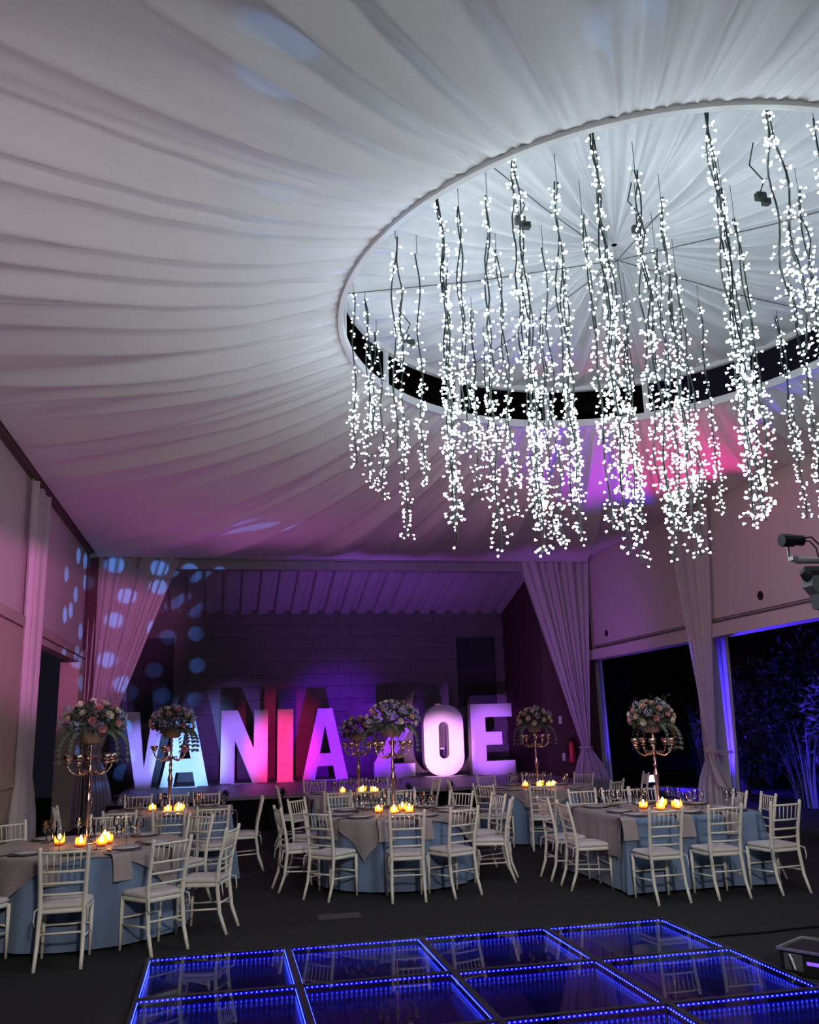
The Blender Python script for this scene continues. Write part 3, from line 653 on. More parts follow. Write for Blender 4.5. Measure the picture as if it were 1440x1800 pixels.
TABLES = {
 'T1': dict(c=(-1.25, 9.42), kind='round', R=0.90, name='round table by pink wall'),
 'T2': dict(c=(-0.65, 12.60), kind='square', R=0.80, name='square table before V and A'),
 'T3': dict(c=(2.14, 14.32), kind='square', R=0.78, name='square table before I and A'),
 'T4': dict(c=(2.08, 11.05), kind='round', R=0.88, name='round table by dance floor'),
 'T5': dict(c=(4.98, 13.95), kind='round', R=0.88, name='round table before letter E'),
 'T6': dict(c=(5.05, 10.00), kind='square', R=0.80, name='square table by garden'),
}
SEATS = [  # table, back position, facing (None = towards the centre), phrase
 ('T1', (-1.22, 7.98), None, 'dance-floor side'), ('T1', (-0.44, 8.32), None, 'floor-corner side'), ('T1', (-0.02, 9.0), None, 'centre-aisle side'),
 ('T1', (-0.30, 10.32), None, 'stage side, aisle end'), ('T1', (-1.22, 10.82), None, 'stage side'), ('T1', (-2.15, 10.48), None, 'wall side, stage end'), ('T1', (-2.12, 8.30), None, 'wall side, camera end'),
 ('T2', (-1.14, 11.36), (0, 1), 'camera side, first from wall'), ('T2', (-0.58, 11.33), (0.03, 1), 'camera side, middle'), ('T2', (-0.08, 11.36), (-0.1, 1), 'camera side, first from aisle'),
 ('T2', (-1.16, 13.86), (0, -1), 'stage side, first from wall'), ('T2', (-0.64, 13.88), (0, -1), 'stage side, middle'), ('T2', (-0.18, 13.86), (0.12, -1), 'stage side, first from aisle'),
 ('T2', (0.47, 12.5), (-1, 0.02), 'aisle side'), ('T2', (-1.94, 12.35), (1, 0.05), 'wall side'),
 ('T3', (1.64, 13.08), (0.05, 1), 'camera side, first from pink wall'), ('T3', (2.10, 13.05), (0, 1), 'camera side, middle'), ('T3', (2.56, 13.05), (0, 1), 'camera side, first from garden'),
 ('T3', (1.58, 15.56), (0, -1), 'stage side, first from pink wall'), ('T3', (2.22, 15.58), (0, -1), 'stage side, middle'), ('T3', (2.66, 15.56), (0, -1), 'stage side, first from garden'),
 ('T3', (0.97, 14.5), (1, 0), 'pink-wall side'), ('T3', (3.42, 14.75), (-1, -0.06), 'garden side'),
 ('T4', (1.14, 10.16), None, 'dance-floor side, wall end'), ('T4', (0.74, 10.85), None, 'pink-wall side'), ('T4', (1.02, 11.92), None, 'stage side, wall end'), ('T4', (1.62, 12.33), None, 'stage side, second from wall'),
 ('T4', (2.44, 12.38), None, 'stage side, middle'), ('T4', (3.12, 11.92), None, 'stage side, garden end'), ('T4', (3.42, 11.28), None, 'garden side, stage end'), ('T4', (3.30, 10.55), None, 'garden side, camera end'),
 ('T4', (1.96, 9.70), None, 'dance-floor side, middle'), ('T4', (2.58, 9.80), None, 'dance-floor side, garden end'),
 ('T5', (4.58, 12.65), None, 'camera side'), ('T5', (3.98, 13.22), None, 'camera side, towards pink wall'), ('T5', (4.55, 15.22), None, 'stage side, towards letter O'), ('T5', (3.72, 14.15), None, 'side facing letter Z'),
 ('T5', (6.05, 14.75), None, 'garden side, stage end'), ('T5', (5.70, 12.95), None, 'garden side, camera end'), ('T5', (5.36, 15.25), None, 'stage side, towards the drape'),
 ('T6', (4.43, 8.73), (-0.02, 1), 'camera side, first from dance floor'), ('T6', (5.10, 8.74), (0.0, 1), 'camera side, middle'), ('T6', (5.80, 8.76), (-0.12, 1), 'camera side, first from garden'),
 ('T6', (3.87, 9.80), (1, -0.05), 'dance-floor side, camera end'), ('T6', (3.87, 10.44), (1, 0), 'dance-floor side, stage end'),
 ('T6', (4.67, 11.3), (0, -1), 'stage side, first from centre'), ('T6', (5.13, 11.28), (0, -1), 'stage side, middle'), ('T6', (5.52, 11.28), (0, -1), 'stage side, first from garden'),
 ('T6', (6.14, 10.2), (-1, 0.15), 'garden side, stage end'), ('T6', (6.17, 9.66), (-1, 0.15), 'garden side, camera end'),
]
settings = []
first = True
for tk, (bx, by), fc, phrase in SEATS:
    T = TABLES[tk]; c = T['c']
    if fc is None:
        dx, dy = c[0]-bx, c[1]-by; r = math.hypot(dx, dy); fx, fy = dx/r, dy/r
        r2 = max(r, T['R']+0.56); bx, by = c[0]-fx*r2, c[1]-fy*r2
    else:
        r = math.hypot(*fc); fx, fy = fc[0]/r, fc[1]/r
    if fc is not None: bx, by = bx-fx*0.10, by-fy*0.10
    ox, oy = bx+fx*0.272, by+fy*0.272; rz = math.atan2(-fx, fy)
    lab = f'white chiavari chair, {phrase}, {T["name"]}'
    if first: chair.location = (ox, oy, 0); chair.rotation_euler = (0, 0, rz); chair['label'] = lab; first = False
    else: dup(chair, 'chiavari_chair', lab, (ox, oy, 0), rz)
    settings.append((tk, ox, oy, fx, fy, phrase))
dup(chair, 'chiavari_chair', 'white chiavari chair standing apart by the stage drape near the garden', (6.75, 14.3, 0), 1.35)

# ------------------------------------------------------------------ tables
TZT = 0.76
def round_cloth(R, seed):
    rn = random.Random(seed); a1, a2 = rn.uniform(0, 6), rn.uniform(0, 6)
    def fn(u, v):
        th = 2*PI*u
        if v < 0.3: r = R*(v/0.3); return (r*math.cos(th), r*math.sin(th), TZT)
        if v < 0.36: q = (v-0.3)/0.06; return ((R+0.012*q)*math.cos(th), (R+0.012*q)*math.sin(th), TZT-0.018*q)
        t = (v-0.36)/0.64; k = t**0.55
        wv = math.sin(22*th+a1+0.9*math.sin(3*th))*0.6+math.sin(13*th+a2)*0.4
        r = R+0.012+0.045*k+0.06*k*wv
        return (r*math.cos(th), r*math.sin(th), TZT-0.018-(TZT-0.018-0.025-0.012*wv)*t)
    m = MB(); m.grid(fn, 180, 22, True); return m
def square_cloth(R, seed):
    rn = random.Random(seed); a1 = rn.uniform(0, 6)
    def sq(th, r, rr=0.12):
        c, s = math.cos(th), math.sin(th); e = rr
        x = math.copysign(abs(c)**e, c); y = math.copysign(abs(s)**e, s); mx = max(abs(x), abs(y))
        return (r*x/mx if False else r*x, r*y)
    def fn(u, v):
        # follow the perimeter evenly
        s = u*4; side = int(s) % 4; f = s-int(s); cx = [(-1, -1), (1, -1), (1, 1), (-1, 1)]
        a, b = cx[side], cx[(side+1) % 4]; x, y = a[0]*(1-f)+b[0]*f, a[1]*(1-f)+b[1]*f
        if v < 0.25: q = v/0.25; return (x*R*q, y*R*q, TZT)
        if v < 0.3: q = (v-0.25)/0.05; return (x*(R+0.01*q), y*(R+0.01*q), TZT-0.015*q)
        t = (v-0.3)/0.7; corner = max(0, 1-min(f, 1-f)/0.16)
        wv = math.sin(u*2*PI*11+a1)*0.5+math.sin(u*2*PI*7+a1*2)*0.5
        ou = 0.01+t*(0.02+0.015*wv+0.075*corner**1.5+0.03*corner*math.sin(f*70))
        return (x*(R+ou), y*(R+ou), TZT-0.015-(TZT-0.015-0.025)*t)
    m = MB(); m.grid(fn, 192, 20, True); return m
def overlay_round(R, half, rot):
    def fn(u, v):
        x, y = (u*2-1)*half, (v*2-1)*half; x, y = x*math.cos(rot)-y*math.sin(rot), x*math.sin(rot)+y*math.cos(rot)
        r = math.hypot(x, y)
        if r <= R+0.012: return (x, y, TZT+0.006)
        th = math.atan2(y, x); d = r-R-0.012; rr = R+0.03+0.03*min(1, d/0.15)+0.022*math.sin(th*20)*min(1, d/0.2)+0.05*min(1, d/0.5)
        return (rr*math.cos(th), rr*math.sin(th), TZT+0.006-d)
    m = MB(); m.grid(fn, 60, 60); return m
def overlay_square(R, hw, drop, axis):
    def fn(u, v):
        a, b = (u*2-1)*(R+drop), (v*2-1)*hw
        if abs(a) <= R+0.012: p, z = a, TZT+0.006
        else:
            d = abs(a)-R-0.012; p = math.copysign(R+0.03+0.06*d+0.012*math.sin(b*24)*min(1, d/0.2), a); z = TZT+0.006-d
        return (p, b, z) if axis == 'x' else (b, p, z)
    m = MB(); m.grid(fn, 60, 40); return m

def lathe_mesh(name, prof, n, mt): m = MB(); m.lathe(prof, n); return m.mesh(name, mt, True)
ME = dict(
 bowl=lathe_mesh('bowl', [(0.006, 0.095), (0.022, 0.105), (0.036, 0.128), (0.041, 0.155), (0.038, 0.185), (0.032, 0.212)], 16, M_wine),
 stem=lathe_mesh('stem', [(0.005, 0.006), (0.0042, 0.05), (0.0055, 0.097)], 8, M_wine),
 foot=lathe_mesh('foot', [(0.036, 0.0), (0.035, 0.003), (0.012, 0.006), (0.004, 0.012)], 16, M_wine),
 plate=lathe_mesh('plate', [(0.0, 0.004), (0.07, 0.0), (0.08, 0.004), (0.125, 0.016), (0.125, 0.020), (0.08, 0.009), (0.0, 0.008)], 24, M_plate),
 charger=lathe_mesh('charger', [(0.0, 0.0), (0.11, 0.0), (0.155, 0.009), (0.155, 0.013), (0.11, 0.005), (0.0, 0.005)], 24, M_charger),
 cup=lathe_mesh('cup', [(0.0, 0.0), (0.026, 0.0), (0.033, 0.012), (0.036, 0.035), (0.033, 0.062), (0.030, 0.062), (0.033, 0.035), (0.028, 0.006), (0.0, 0.005)], 14, M_votive),
 wax=lathe_mesh('wax', [(0.0, 0.006), (0.022, 0.006), (0.022, 0.026), (0.0, 0.028)], 12, M_wax),
 flame=lathe_mesh('flame', [(0.0, 0.028), (0.010, 0.036), (0.012, 0.046), (0.007, 0.062), (0.0, 0.076)], 8, E_flame))
# bowls are open at the rim
b = MB(); b.v = []; 
def open_bowl():
    m = MB(); prof = [(0.006, 0.095), (0.022, 0.105), (0.036, 0.128), (0.041, 0.155), (0.039, 0.185), (0.033, 0.212)]; n = 16; P = []; F = []
    for r, z in prof:
        for k in range(n): P.append((r*math.cos(2*PI*k/n), r*math.sin(2*PI*k/n), z))
    for i in range(len(prof)-1):
        for k in range(n): F.append((i*n+k, i*n+(k+1) % n, (i+1)*n+(k+1) % n, (i+1)*n+k))
    m.add(P, F); return m.mesh('bowl', M_wine, True)
ME['bowl'] = open_bowl()
def wine_glass(loc, sc, label):
    th = thing('wine_glass', label, 'glass', loc, random.uniform(0, 6), 'glasses on the tables'); th.scale = (sc[0], sc[0], sc[1])
    for k in ('bowl', 'stem', 'foot'): obj_from(ME[k], k, th)
def votive(loc, label):
    th = thing('votive_candle', label, 'candle', loc, random.uniform(0, 6), 'votive candles'); th.scale = (1.4,)*3
    for k in ('cup', 'wax', 'flame'): obj_from(ME[k], k, th)

def napkin_mesh():
    m = MB()
    def fn(u, v):   # lies on the table, then falls over the edge at y = 0
        s = -0.20+0.44*v; x = (u-0.5)*(0.15+0.03*v)+0.015*math.sin(v*5)
        if s < 0: return (x, s, 0.004+0.004*math.sin(u*9))
        if s < 0.02: return (x, 0.0+s*0.9, 0.004-s*0.4)
        return (x, 0.022+0.05*(s-0.02)+0.008*math.sin(u*8+v*2), 0.0-(s-0.02))
    m.grid(fn, 8, 22); return m.mesh('napkin', M_napk, True)
NAP = napkin_mesh()

for k, T in TABLES.items():
    R = T['R']; cx, cy = T['c']; nm = T['name']; rnd_ = T['kind'] == 'round'
    th = thing('banquet_table', f'{nm}, hidden under its long blue-grey cloth', 'table', (cx, cy, 0), 0, 'banquet tables')
    m = MB()
    if rnd_: m.lathe([(0.0, TZT-0.03), (R-0.01, TZT-0.03), (R-0.01, TZT-0.004), (0, TZT-0.004)], 40)
    else: m.box((0, 0, TZT-0.017), (2*R-0.02, 2*R-0.02, 0.026))
    m.build('tabletop', M_wood, th)
    for sx, sy in ((-1, -1), (1, -1), (1, 1), (-1, 1)):
        m = MB(); m.tube([(sx*R*0.5, sy*R*0.5, 0), (sx*R*0.5, sy*R*0.5, TZT-0.03)], 0.02, 8); m.build('leg', M_black, th)
    o = (round_cloth if rnd_ else square_cloth)(R, hash(k) % 50 if False else ord(k[1])).build('tablecloth', M_cloth, smooth=True, loc=(cx, cy, 0.0))
    tag(o, f'long blue-grey tablecloth on the {nm}', 'tablecloth', 'blue-grey tablecloths')
    rots = {'T1': 0.2, 'T4': 0.25, 'T5': 0.5}
    ov = overlay_round(R, 0.92, rots[k]) if rnd_ else overlay_square(R, R*0.93, 0.42, 'x')
    o = ov.build('overlay_cloth', M_lace, smooth=True, loc=(cx, cy, 0.0)); tag(o, f'taupe sequin overlay cloth on the {nm}', 'overlay', 'taupe overlay cloths')
    # votives round the candelabrum
    rn = random.Random(ord(k[1])*3)
    vt_names = ['on the camera side', 'towards the garden', 'towards the stage', 'towards the pink wall', 'furthest forward']
    for i in range(5):
        a = [-1.75, -0.5, 0.9, 2.9, -1.1][i]+rn.uniform(-0.25, 0.25); r = 0.17+0.10*rn.random()+(0.08 if i == 4 else 0)
        votive((cx+r*math.cos(a), cy+r*math.sin(a), TZT+0.008), f'lit amber votive {vt_names[i]} of the candelabrum, {nm}')
for tk, ox, oy, fx, fy, phrase in settings:
    T = TABLES[tk]; R = T['R']; cx, cy = T['c']; nm = T['name']
    # edge point in front of this seat
    if T['kind'] == 'round':
        ux, uy = -fx, -fy; ex_, ey_ = cx+ux*R, cy+uy*R
    else:
        if abs(fx) > abs(fy): ux, uy = (-math.copysign(1, fx), 0); ex_, ey_ = cx+ux*R, oy
        else: ux, uy = (0, -math.copysign(1, fy)); ex_, ey_ = ox, cy+uy*R
        lim = R-0.2; ex_ = min(max(ex_, cx-lim), cx+lim) if ux == 0 else ex_; ey_ = min(max(ey_, cy-lim), cy+lim) if uy == 0 else ey_
    tx, ty = -uy, ux
    L_ = f'{phrase}, {nm}'
    def at(d, s): return (ex_-ux*d+tx*s, ey_-uy*d+ty*s)
    p = at(0.20, 0); o = obj_from(ME['charger'], 'charger_plate'); o.location = (*p, TZT+0.0075); tag(o, f'dark grey charger plate, {L_}', 'plate', 'charger plates')
    o = obj_from(ME['plate'], 'dinner_plate'); o.location = (*p, TZT+0.0135); tag(o, f'white dinner plate, {L_}', 'plate', 'dinner plates')
    p = at(0.43, 0.15); wine_glass((*p, TZT+0.008), (1.0, 1.0), f'large wine glass, {L_}')
    p = at(0.40, 0.05); wine_glass((*p, TZT+0.008), (0.8, 0.92), f'smaller wine glass, {L_}')
    if fy > 0.2 or random.random() < 0.3:
        p = at(0.0, -0.19 if T['kind'] == 'round' else -0.2)
        o = obj_from(NAP, 'napkin'); o.location = (p[0]+ux*0.05, p[1]+uy*0.05, TZT+0.012); o.rotation_euler = (0, 0, math.atan2(-ux, uy)); tag(o, f'draped taupe napkin, {L_}', 'napkin', 'taupe napkins')

# ------------------------------------------------------------------ flowers
def rose_mesh(mt, seed):
    rn = random.Random(seed); m = MB()
    for layer, (cnt, rad, open_) in enumerate(((3, 0.35, 0.15), (5, 0.65, 0.45), (6, 0.95, 0.8))):
        for k in range(cnt):
            a = 2*PI*k/cnt+layer*0.6+rn.uniform(-0.15, 0.15); wd = 0.75*PI/cnt*1.35
            P = []
            for j, t in enumerate((0.0, 0.55, 1.0)):
                for s in (-1, 0, 1):
                    rr = rad*(0.25+0.75*math.sin(t*1.9))*(1-0.08*abs(s)) + (open_*0.12 if t == 1 else 0); aa = a+s*wd*(0.5+0.5*t)
                    zz = -0.5+t*(1.25-0.45*open_) - 0.12*abs(s)*t
                    P.append((rr*math.cos(aa), rr*math.sin(aa), zz))
            m.add(P, [(0, 1, 4, 3), (1, 2, 5, 4), (3, 4, 7, 6), (4, 5, 8, 7)])
    return m.mesh('rose', mt, True)
ROSES = [rose_mesh(M_rw, 1), rose_mesh(M_rp, 2), rose_mesh(M_rpe, 3)]
def hydr_mesh():
    rn = random.Random(9); m = MB()
    for k in range(46):
        d = Vector((rn.gauss(0, 1), rn.gauss(0, 1), rn.gauss(0, 1))).normalized(); u = d.orthogonal().normalized(); v = d.cross(u); c = d*rn.uniform(0.8, 1.0); s = 0.22
        m.add([c+u*s, c+v*s+d*0.08, c-u*s, c-v*s+d*0.08], [(0, 1, 2, 3)])
    return m.mesh('hydrangea', M_rb)
HYD = hydr_mesh()
def leaf(m, p, d, n, L_, W):
    d = d.normalized(); s = d.cross(n).normalized(); n2 = s.cross(d)
    a, b, c = p, p+d*L_*0.5+n2*L_*0.06, p+d*L_
    m.add([a, b+s*W, b-n2*W*0.25, b-s*W, c-n2*L_*0.12], [(0, 1, 2), (0, 2, 3), (1, 4, 2), (2, 4, 3)])
def candelabrum(k, z_arm, z_fl, r_fl, seed, pal):
    T = TABLES[k]; cx, cy = T['c']; nm = T['name']; rn = random.Random(seed)
    th = thing('candelabrum', f'tall rose gold candelabrum standing on the {nm}', 'candelabrum', (cx, cy, TZT+0.008), rn.uniform(0, 1.2), 'candelabra')
    za = z_arm-TZT
    m = MB(); m.lathe([(0.0, 0), (0.085, 0.0), (0.09, 0.012), (0.06, 0.025), (0.03, 0.04), (0.022, 0.06)], 18); m.build('base', M_gold, th, True)
    m = MB(); pr = [(0.018, 0.055), (0.028, 0.075), (0.016, 0.10), (0.013, 0.16), (0.017, 0.20)]
    h = za
    pr += [(0.022, h*0.42), (0.034, h*0.55), (0.036, h*0.60), (0.020, h*0.66), (0.016, h*0.70), (0.028, h*0.74), (0.016, h*0.78), (0.024, h*0.84), (0.014, h*0.90), (0.03, h*0.97), (0.02, h*1.02), (0.014, h*1.06)]
    top = z_fl-r_fl*0.55-TZT
    q = h*1.06
    while q < top-0.07: pr += [(0.022, q+0.03), (0.013, q+0.06)]; q += 0.06
    pr.append((0.02, top)); m.lathe(pr, 14); m.build('stem', M_gold, th, True)
    for i in range(5):
        a = 2*PI*i/5; c, s = math.cos(a), math.sin(a)
        pts = [(0.02, h*0.99), (0.06, h-0.045), (0.12, h-0.06), (0.18, h-0.03), (0.215, h+0.02), (0.22, h+0.06)]
        m = MB(); m.tube([(r*c, r*s, z) for r, z in pts], [0.010, 0.011, 0.010, 0.009, 0.009, 0.010], 7)
        m.tube([(0.10*c, 0.10*s, h-0.055), (0.085*c, 0.085*s, h-0.005), (0.06*c, 0.06*s, h-0.01), (0.065*c, 0.065*s, h-0.03)], 0.005, 6)
        am = m.build('arm', M_gold, th, True)
        m = MB(); m.lathe([(0.0, 0.05), (0.035, 0.055), (0.038, 0.062), (0.014, 0.066), (0.02, 0.075), (0.045, 0.10), (0.05, 0.14), (0.046, 0.14), (0.04, 0.10), (0.0, 0.078)], 12, (0.22*c, 0.22*s, h)); m.build('cup', M_gold, am, True)
    fl = thing('flower_arrangement', f'centrepiece of {pal}, {nm}', 'flowers', (cx, cy, z_fl), 0, 'flower centrepieces')
    m = MB(); m.lathe([(0.0, -r_fl*0.62), (r_fl*0.3, -r_fl*0.60), (r_fl*0.42, -r_fl*0.35), (r_fl*0.45, -r_fl*0.15), (0, -r_fl*0.12)], 18); m.build('vase', M_basket, fl, True)
    m = MB(); g2 = MB()
    for i in range(330):
        d = Vector((rn.gauss(0, 1), rn.gauss(0, 1), rn.gauss(0.15, 0.75))).normalized()
        if d.z < -0.45: d.z = -0.3; d.normalize()
        p = Vector((d.x*r_fl*0.8, d.y*r_fl*0.8, d.z*r_fl*0.62))*rn.uniform(0.6, 0.95)
        dd = (d+Vector((rn.gauss(0, 0.5), rn.gauss(0, 0.5), rn.gauss(0, 0.5)))).normalized()
        leaf(m if i % 3 else g2, p, dd, Vector((rn.gauss(0, 1), rn.gauss(0, 1), 1)), rn.uniform(0.05, 0.11), rn.uniform(0.012, 0.028))
    for i in range(7):   # drooping sprays
        a = rn.uniform(0, 2*PI); n = 9
        p = Vector((math.cos(a)*r_fl*0.7, math.sin(a)*r_fl*0.7, -r_fl*0.2))
        for j in range(n):
            t = j/n; q = p+Vector((math.cos(a)*0.12*math.sin(t*2), math.sin(a)*0.12*math.sin(t*2), -0.30*t*t-0.04*t))
            for s in (-1, 1):
                leaf(g2, q, Vector((math.cos(a+s*1.1), math.sin(a+s*1.1), -0.7)), Vector((0, 0, 1)), 0.075, 0.02)
    for i in range(6):   # upright tips
        a = rn.uniform(0, 2*PI); p = Vector((math.cos(a)*r_fl*0.5, math.sin(a)*r_fl*0.5, r_fl*0.5))
        for j in range(7): leaf(m, p+Vector((math.cos(a)*0.012*j, math.sin(a)*0.012*j, 0.018*j)), Vector((rn.gauss(0, 0.6), rn.gauss(0, 0.6), 0.9)), Vector((1, 0, 0.2)), 0.05, 0.007)
    o = m.build('foliage', M_leaf, fl); o['kind'] = 'stuff'
    o = g2.build('trailing_leaves', M_leafg, fl); o['kind'] = 'stuff'
    n = 30; 
    for i in range(n):
        zf = 1-1.25*(i+0.5)/n; rr = math.sqrt(max(0, 1-zf*zf)); a = i*2.399+seed
        d = Vector((rr*math.cos(a), rr*math.sin(a), zf)); p = Vector((d.x*r_fl*0.95, d.y*r_fl*0.95, d.z*r_fl*0.72))
        w_ = rn.random(); 
        if w_ < 0.22: me, nme, sc = HYD, 'hydrangea', rn.uniform(0.045, 0.06)
        else:
            me = ROSES[0 if w_ < 0.55 else 1 if w_ < 0.80 else 2]; nme = 'rose'; sc = rn.uniform(0.032, 0.046)
        o = obj_from(me, nme, fl); o.location = p; o.scale = (sc,)*3; o.rotation_euler = d.to_track_quat('Z', 'Y').to_euler()
candelabrum('T1', 1.46, 1.90, 0.31, 11, 'pink and cream roses with grey leaves')
candelabrum('T2', 1.47, 1.90, 0.31, 12, 'dark leaves and peach roses')
candelabrum('T3', 1.40, 1.74, 0.28, 13, 'dusky roses and twigs')
candelabrum('T4', 1.46, 1.86, 0.33, 14, 'cream roses and blue-green leaves')
candelabrum('T5', 1.44, 1.80, 0.29, 15, 'muted blush flowers')
candelabrum('T6', 1.42, 1.80, 0.28, 16, 'pink and white roses with eucalyptus')

# ------------------------------------------------------------------ lighting stand, flight case, cable
st = thing('lighting_stand', 'dark lighting stand pipe at the edge of the dance floor', 'stand', (5.5, 6.0, 0))
m = MB(); m.tube([(0, 0, 0), (0, 0, 3.0)], 0.025, 10); m.build('pole', M_black, st)
m = MB(); m.tube([(-1.14, 0, 2.97), (1.1, 0, 2.99)], 0.026, 10); m.build('crossbar', M_steel, st)
for a in (0.4, 2.5, 4.6): m = MB(); m.tube([(0, 0, 0.5), (0.5*math.cos(a), 0.5*math.sin(a), 0.0)], 0.014, 6); m.build('leg', M_black, st)
pc = thing('par_light', 'small black pin spot clamped on top of the lighting stand bar', 'stage light', (4.37, 6.0, 3.13))
m = MB(); m.tube([(-0.10, 0, 0), (-0.095, 0, 0), (0.0, 0, 0), (0.02, 0, 0.004), (0.085, 0, 0.0)], [0.052, 0.054, 0.050, 0.042, 0.044], 12); m.build('housing', M_black, pc)
m = MB(); m.box((-0.015, 0.05, -0.07), (0.02, 0.008, 0.16)); m.box((-0.015, 0, -0.145), (0.05, 0.06, 0.03)); m.build('clamp', M_alu, pc)
m = MB(); m.tube([(0.085, 0, 0.02), (0.17, 0, 0.03), (0.24, 0, -0.04), (0.26, 0.0, -0.15)], 0.007, 6); m.tube([(0.085, 0, 0.0), (0.15, 0, -0.005), (0.2, 0, -0.06), (0.21, 0.0, -0.15)], 0.006, 6); m.build('power_cord', M_black, pc)
mh = thing('moving_head_light', 'black moving head stage light hanging under the stand bar', 'stage light', (4.70, 5.98, 2.86))
m = MB(); m.tube([(-0.30, 0, 0.02), (-0.27, 0, -0.0), (0.25, 0, 0.0)], [0.03, 0.062, 0.075], 10); m.box((0.0, 0, 0.07), (0.2, 0.06, 0.06)); m.build('base', M_black, mh)
for sx in (-1, 1):
    poly = [(-0.255, -0.02), (-0.12, -0.02), (-0.12, -0.09), (-0.16, -0.17), (-0.16, -0.27), (-0.205, -0.27), (-0.22, -0.16), (-0.27, -0.10)]
    n_ = len(poly); m = MB()
    P = [(-x*sx, -0.06, z) for x, z in poly]+[(-x*sx, 0.06, z) for x, z in poly]
    m.add(P, [tuple(range(n_)), tuple(range(2*n_-1, n_-1, -1))]+[(i, (i+1) % n_, n_+(i+1) % n_, n_+i) for i in range(n_)])
    m.build('yoke_arm', mat('yoke_grey', (0.09, 0.10, 0.11), 0.5), mh)
hd = MB(); hd.tube([(0, 0.16, -0.24), (0, 0.10, -0.235), (0, -0.05, -0.235), (0, -0.11, -0.235), (0, -0.13, -0.235)], [0.09, 0.125, 0.14, 0.14, 0.125], 20); h_ = hd.build('head', M_black, mh, True)
m = MB(); m.lathe([(0.0, 0), (0.10, 0.0), (0.115, 0.012), (0.10, 0.018), (0.0, 0.03)], 20); l = m.build('lens', mat('lens_glass', (0.05, 0.06, 0.08), 0.08), h_, True); l.rotation_euler = (PI/2, 0, 0); l.location = (0, -0.128, -0.235)

cs = thing('flight_case', 'low black rack case with silver edges beside the dance floor', 'flight case', (4.38, 5.92, 0), -1.035)
m = MB(); m.box((0, 0, 0.085), (0.92, 0.40, 0.15)); m.build('body', M_black, cs)
m = MB()
for (a, b) in (((-0.47, -0.21, 0.168), (0.47, -0.21, 0.168)), ((-0.47, 0.21, 0.168), (0.47, 0.21, 0.168)), ((-0.47, -0.21, 0.168), (-0.47, 0.21, 0.168)), ((0.47, -0.21, 0.168), (0.47, 0.21, 0.168))):
    c = Vector(a)/2+Vector(b)/2; d = Vector(b)-Vector(a); m.box(c, (max(abs(d.x), 0.02), max(abs(d.y), 0.02), 0.016))
m.build('edge_trim', M_alu, cs)
m = MB(); m.box((-0.36, -0.205, 0.09), (0.13, 0.01, 0.11)); pl = m.build('side_plate', mat('plate_grey', (0.22, 0.23, 0.24), 0.4, 0.6), cs)
m = MB(); m.tube([(-0.38, -0.215, 0.14), (-0.355, -0.235, 0.11), (-0.34, -0.23, 0.05)], 0.008, 6); m.build('handle', M_white, pl)
m = MB(); m.box((-0.22, -0.203, 0.095), (0.09, 0.008, 0.022)); m.build('display', E_disp, cs)
m = MB(); m.box((-0.09, -0.205, 0.055), (0.09, 0.012, 0.04)); m.build('green_tab', M_green, cs)
m = MB(); m.box((-0.1, -0.203, 0.022), (0.04, 0.006, 0.008)); m.box((0.0, -0.203, 0.018), (0.04, 0.006, 0.008)); m.build('label_strip', M_white, cs)
m = MB(); m.box((0.05, -0.02, 0.162), (0.4, 0.012, 0.004)); m.build('tape_line', M_white, cs)
for i, (x, y) in enumerate(((-0.40, -0.16), (0.40, -0.16), (0.40, 0.16), (-0.40, 0.16))): m = MB(); m.box((x, y, 0.006), (0.04, 0.04, 0.012)); m.build('foot', M_black, cs)
m = MB(); m.tube([(3.99+i*0.2, 7.28+0.012*math.sin(i*1.7)+0.01*i, 0.008) for i in range(12)], 0.009, 6); tag(m.build('floor_cable', M_blackcloth), 'black cable lying across the carpet beside the dance floor', 'cable')
m = MB(); m.box((0, 0, 0.004), (0.42, 0.22, 0.006)); m.box((0, 0, 0.008), (0.38, 0.18, 0.003)); tag(m.build('floor_plate', mat('floor_plate_grey', (0.06, 0.058, 0.055), 0.6), loc=(1.17, 9.22, 0), rz=-0.05), 'faint grey cover plate set in the carpet before the dance floor', 'floor plate')

# ------------------------------------------------------------------ garden
m = MB(); m.box((13.2, 14, 0.03), (9.0, 30, 0.06)); struct(m.build('ground', M_grass), 'dark planted ground of the garden', 'ground')
m = MB(); m.box((17.4, 14, 3.0), (0.2, 30, 6.0)); m.box((13.4, 28.5, 3.0), (9, 0.2, 6.0)); struct(m.build('wall_garden', M_gardenwall), 'dark boundary wall at the back of the garden', 'wall')
def shrub(x, y, rx, h, n, ls, label, seed, mt=M_leaf, droop=0.2):
    rn = random.Random(seed); th = thing('shrub', label, 'shrub', (x, y, 0.05), group='garden shrubs')
    m = MB()
    for i in range(n):
        d = Vector((rn.gauss(0, 1), rn.gauss(0, 1), rn.gauss(0, 1))).normalized(); q = rn.uniform(0.45, 1.0)
        p = Vector((d.x*rx*q, d.y*rx*q, h*0.55+d.z*h*0.48*q))
        leaf(m, p, (d+Vector((rn.gauss(0, 0.6), rn.gauss(0, 0.6), rn.gauss(-droop, 0.6)))), Vector((rn.gauss(0, 1), rn.gauss(0, 1), rn.gauss(0, 1))), ls*rn.uniform(0.6, 1.3), ls*rn.uniform(0.12, 0.22))
    o = m.build('foliage', mt, th); o['kind'] = 'stuff'
    for i in range(4):
        a = rn.uniform(0, 6.28); mm = MB(); mm.tube([(0, 0, -0.04), (0.2*rx*math.cos(a), 0.2*rx*math.sin(a), h*0.4), (0.45*rx*math.cos(a), 0.45*rx*math.sin(a), h*0.8)], [0.03, 0.022, 0.01], 6); mm.build('stem', M_bark, th)
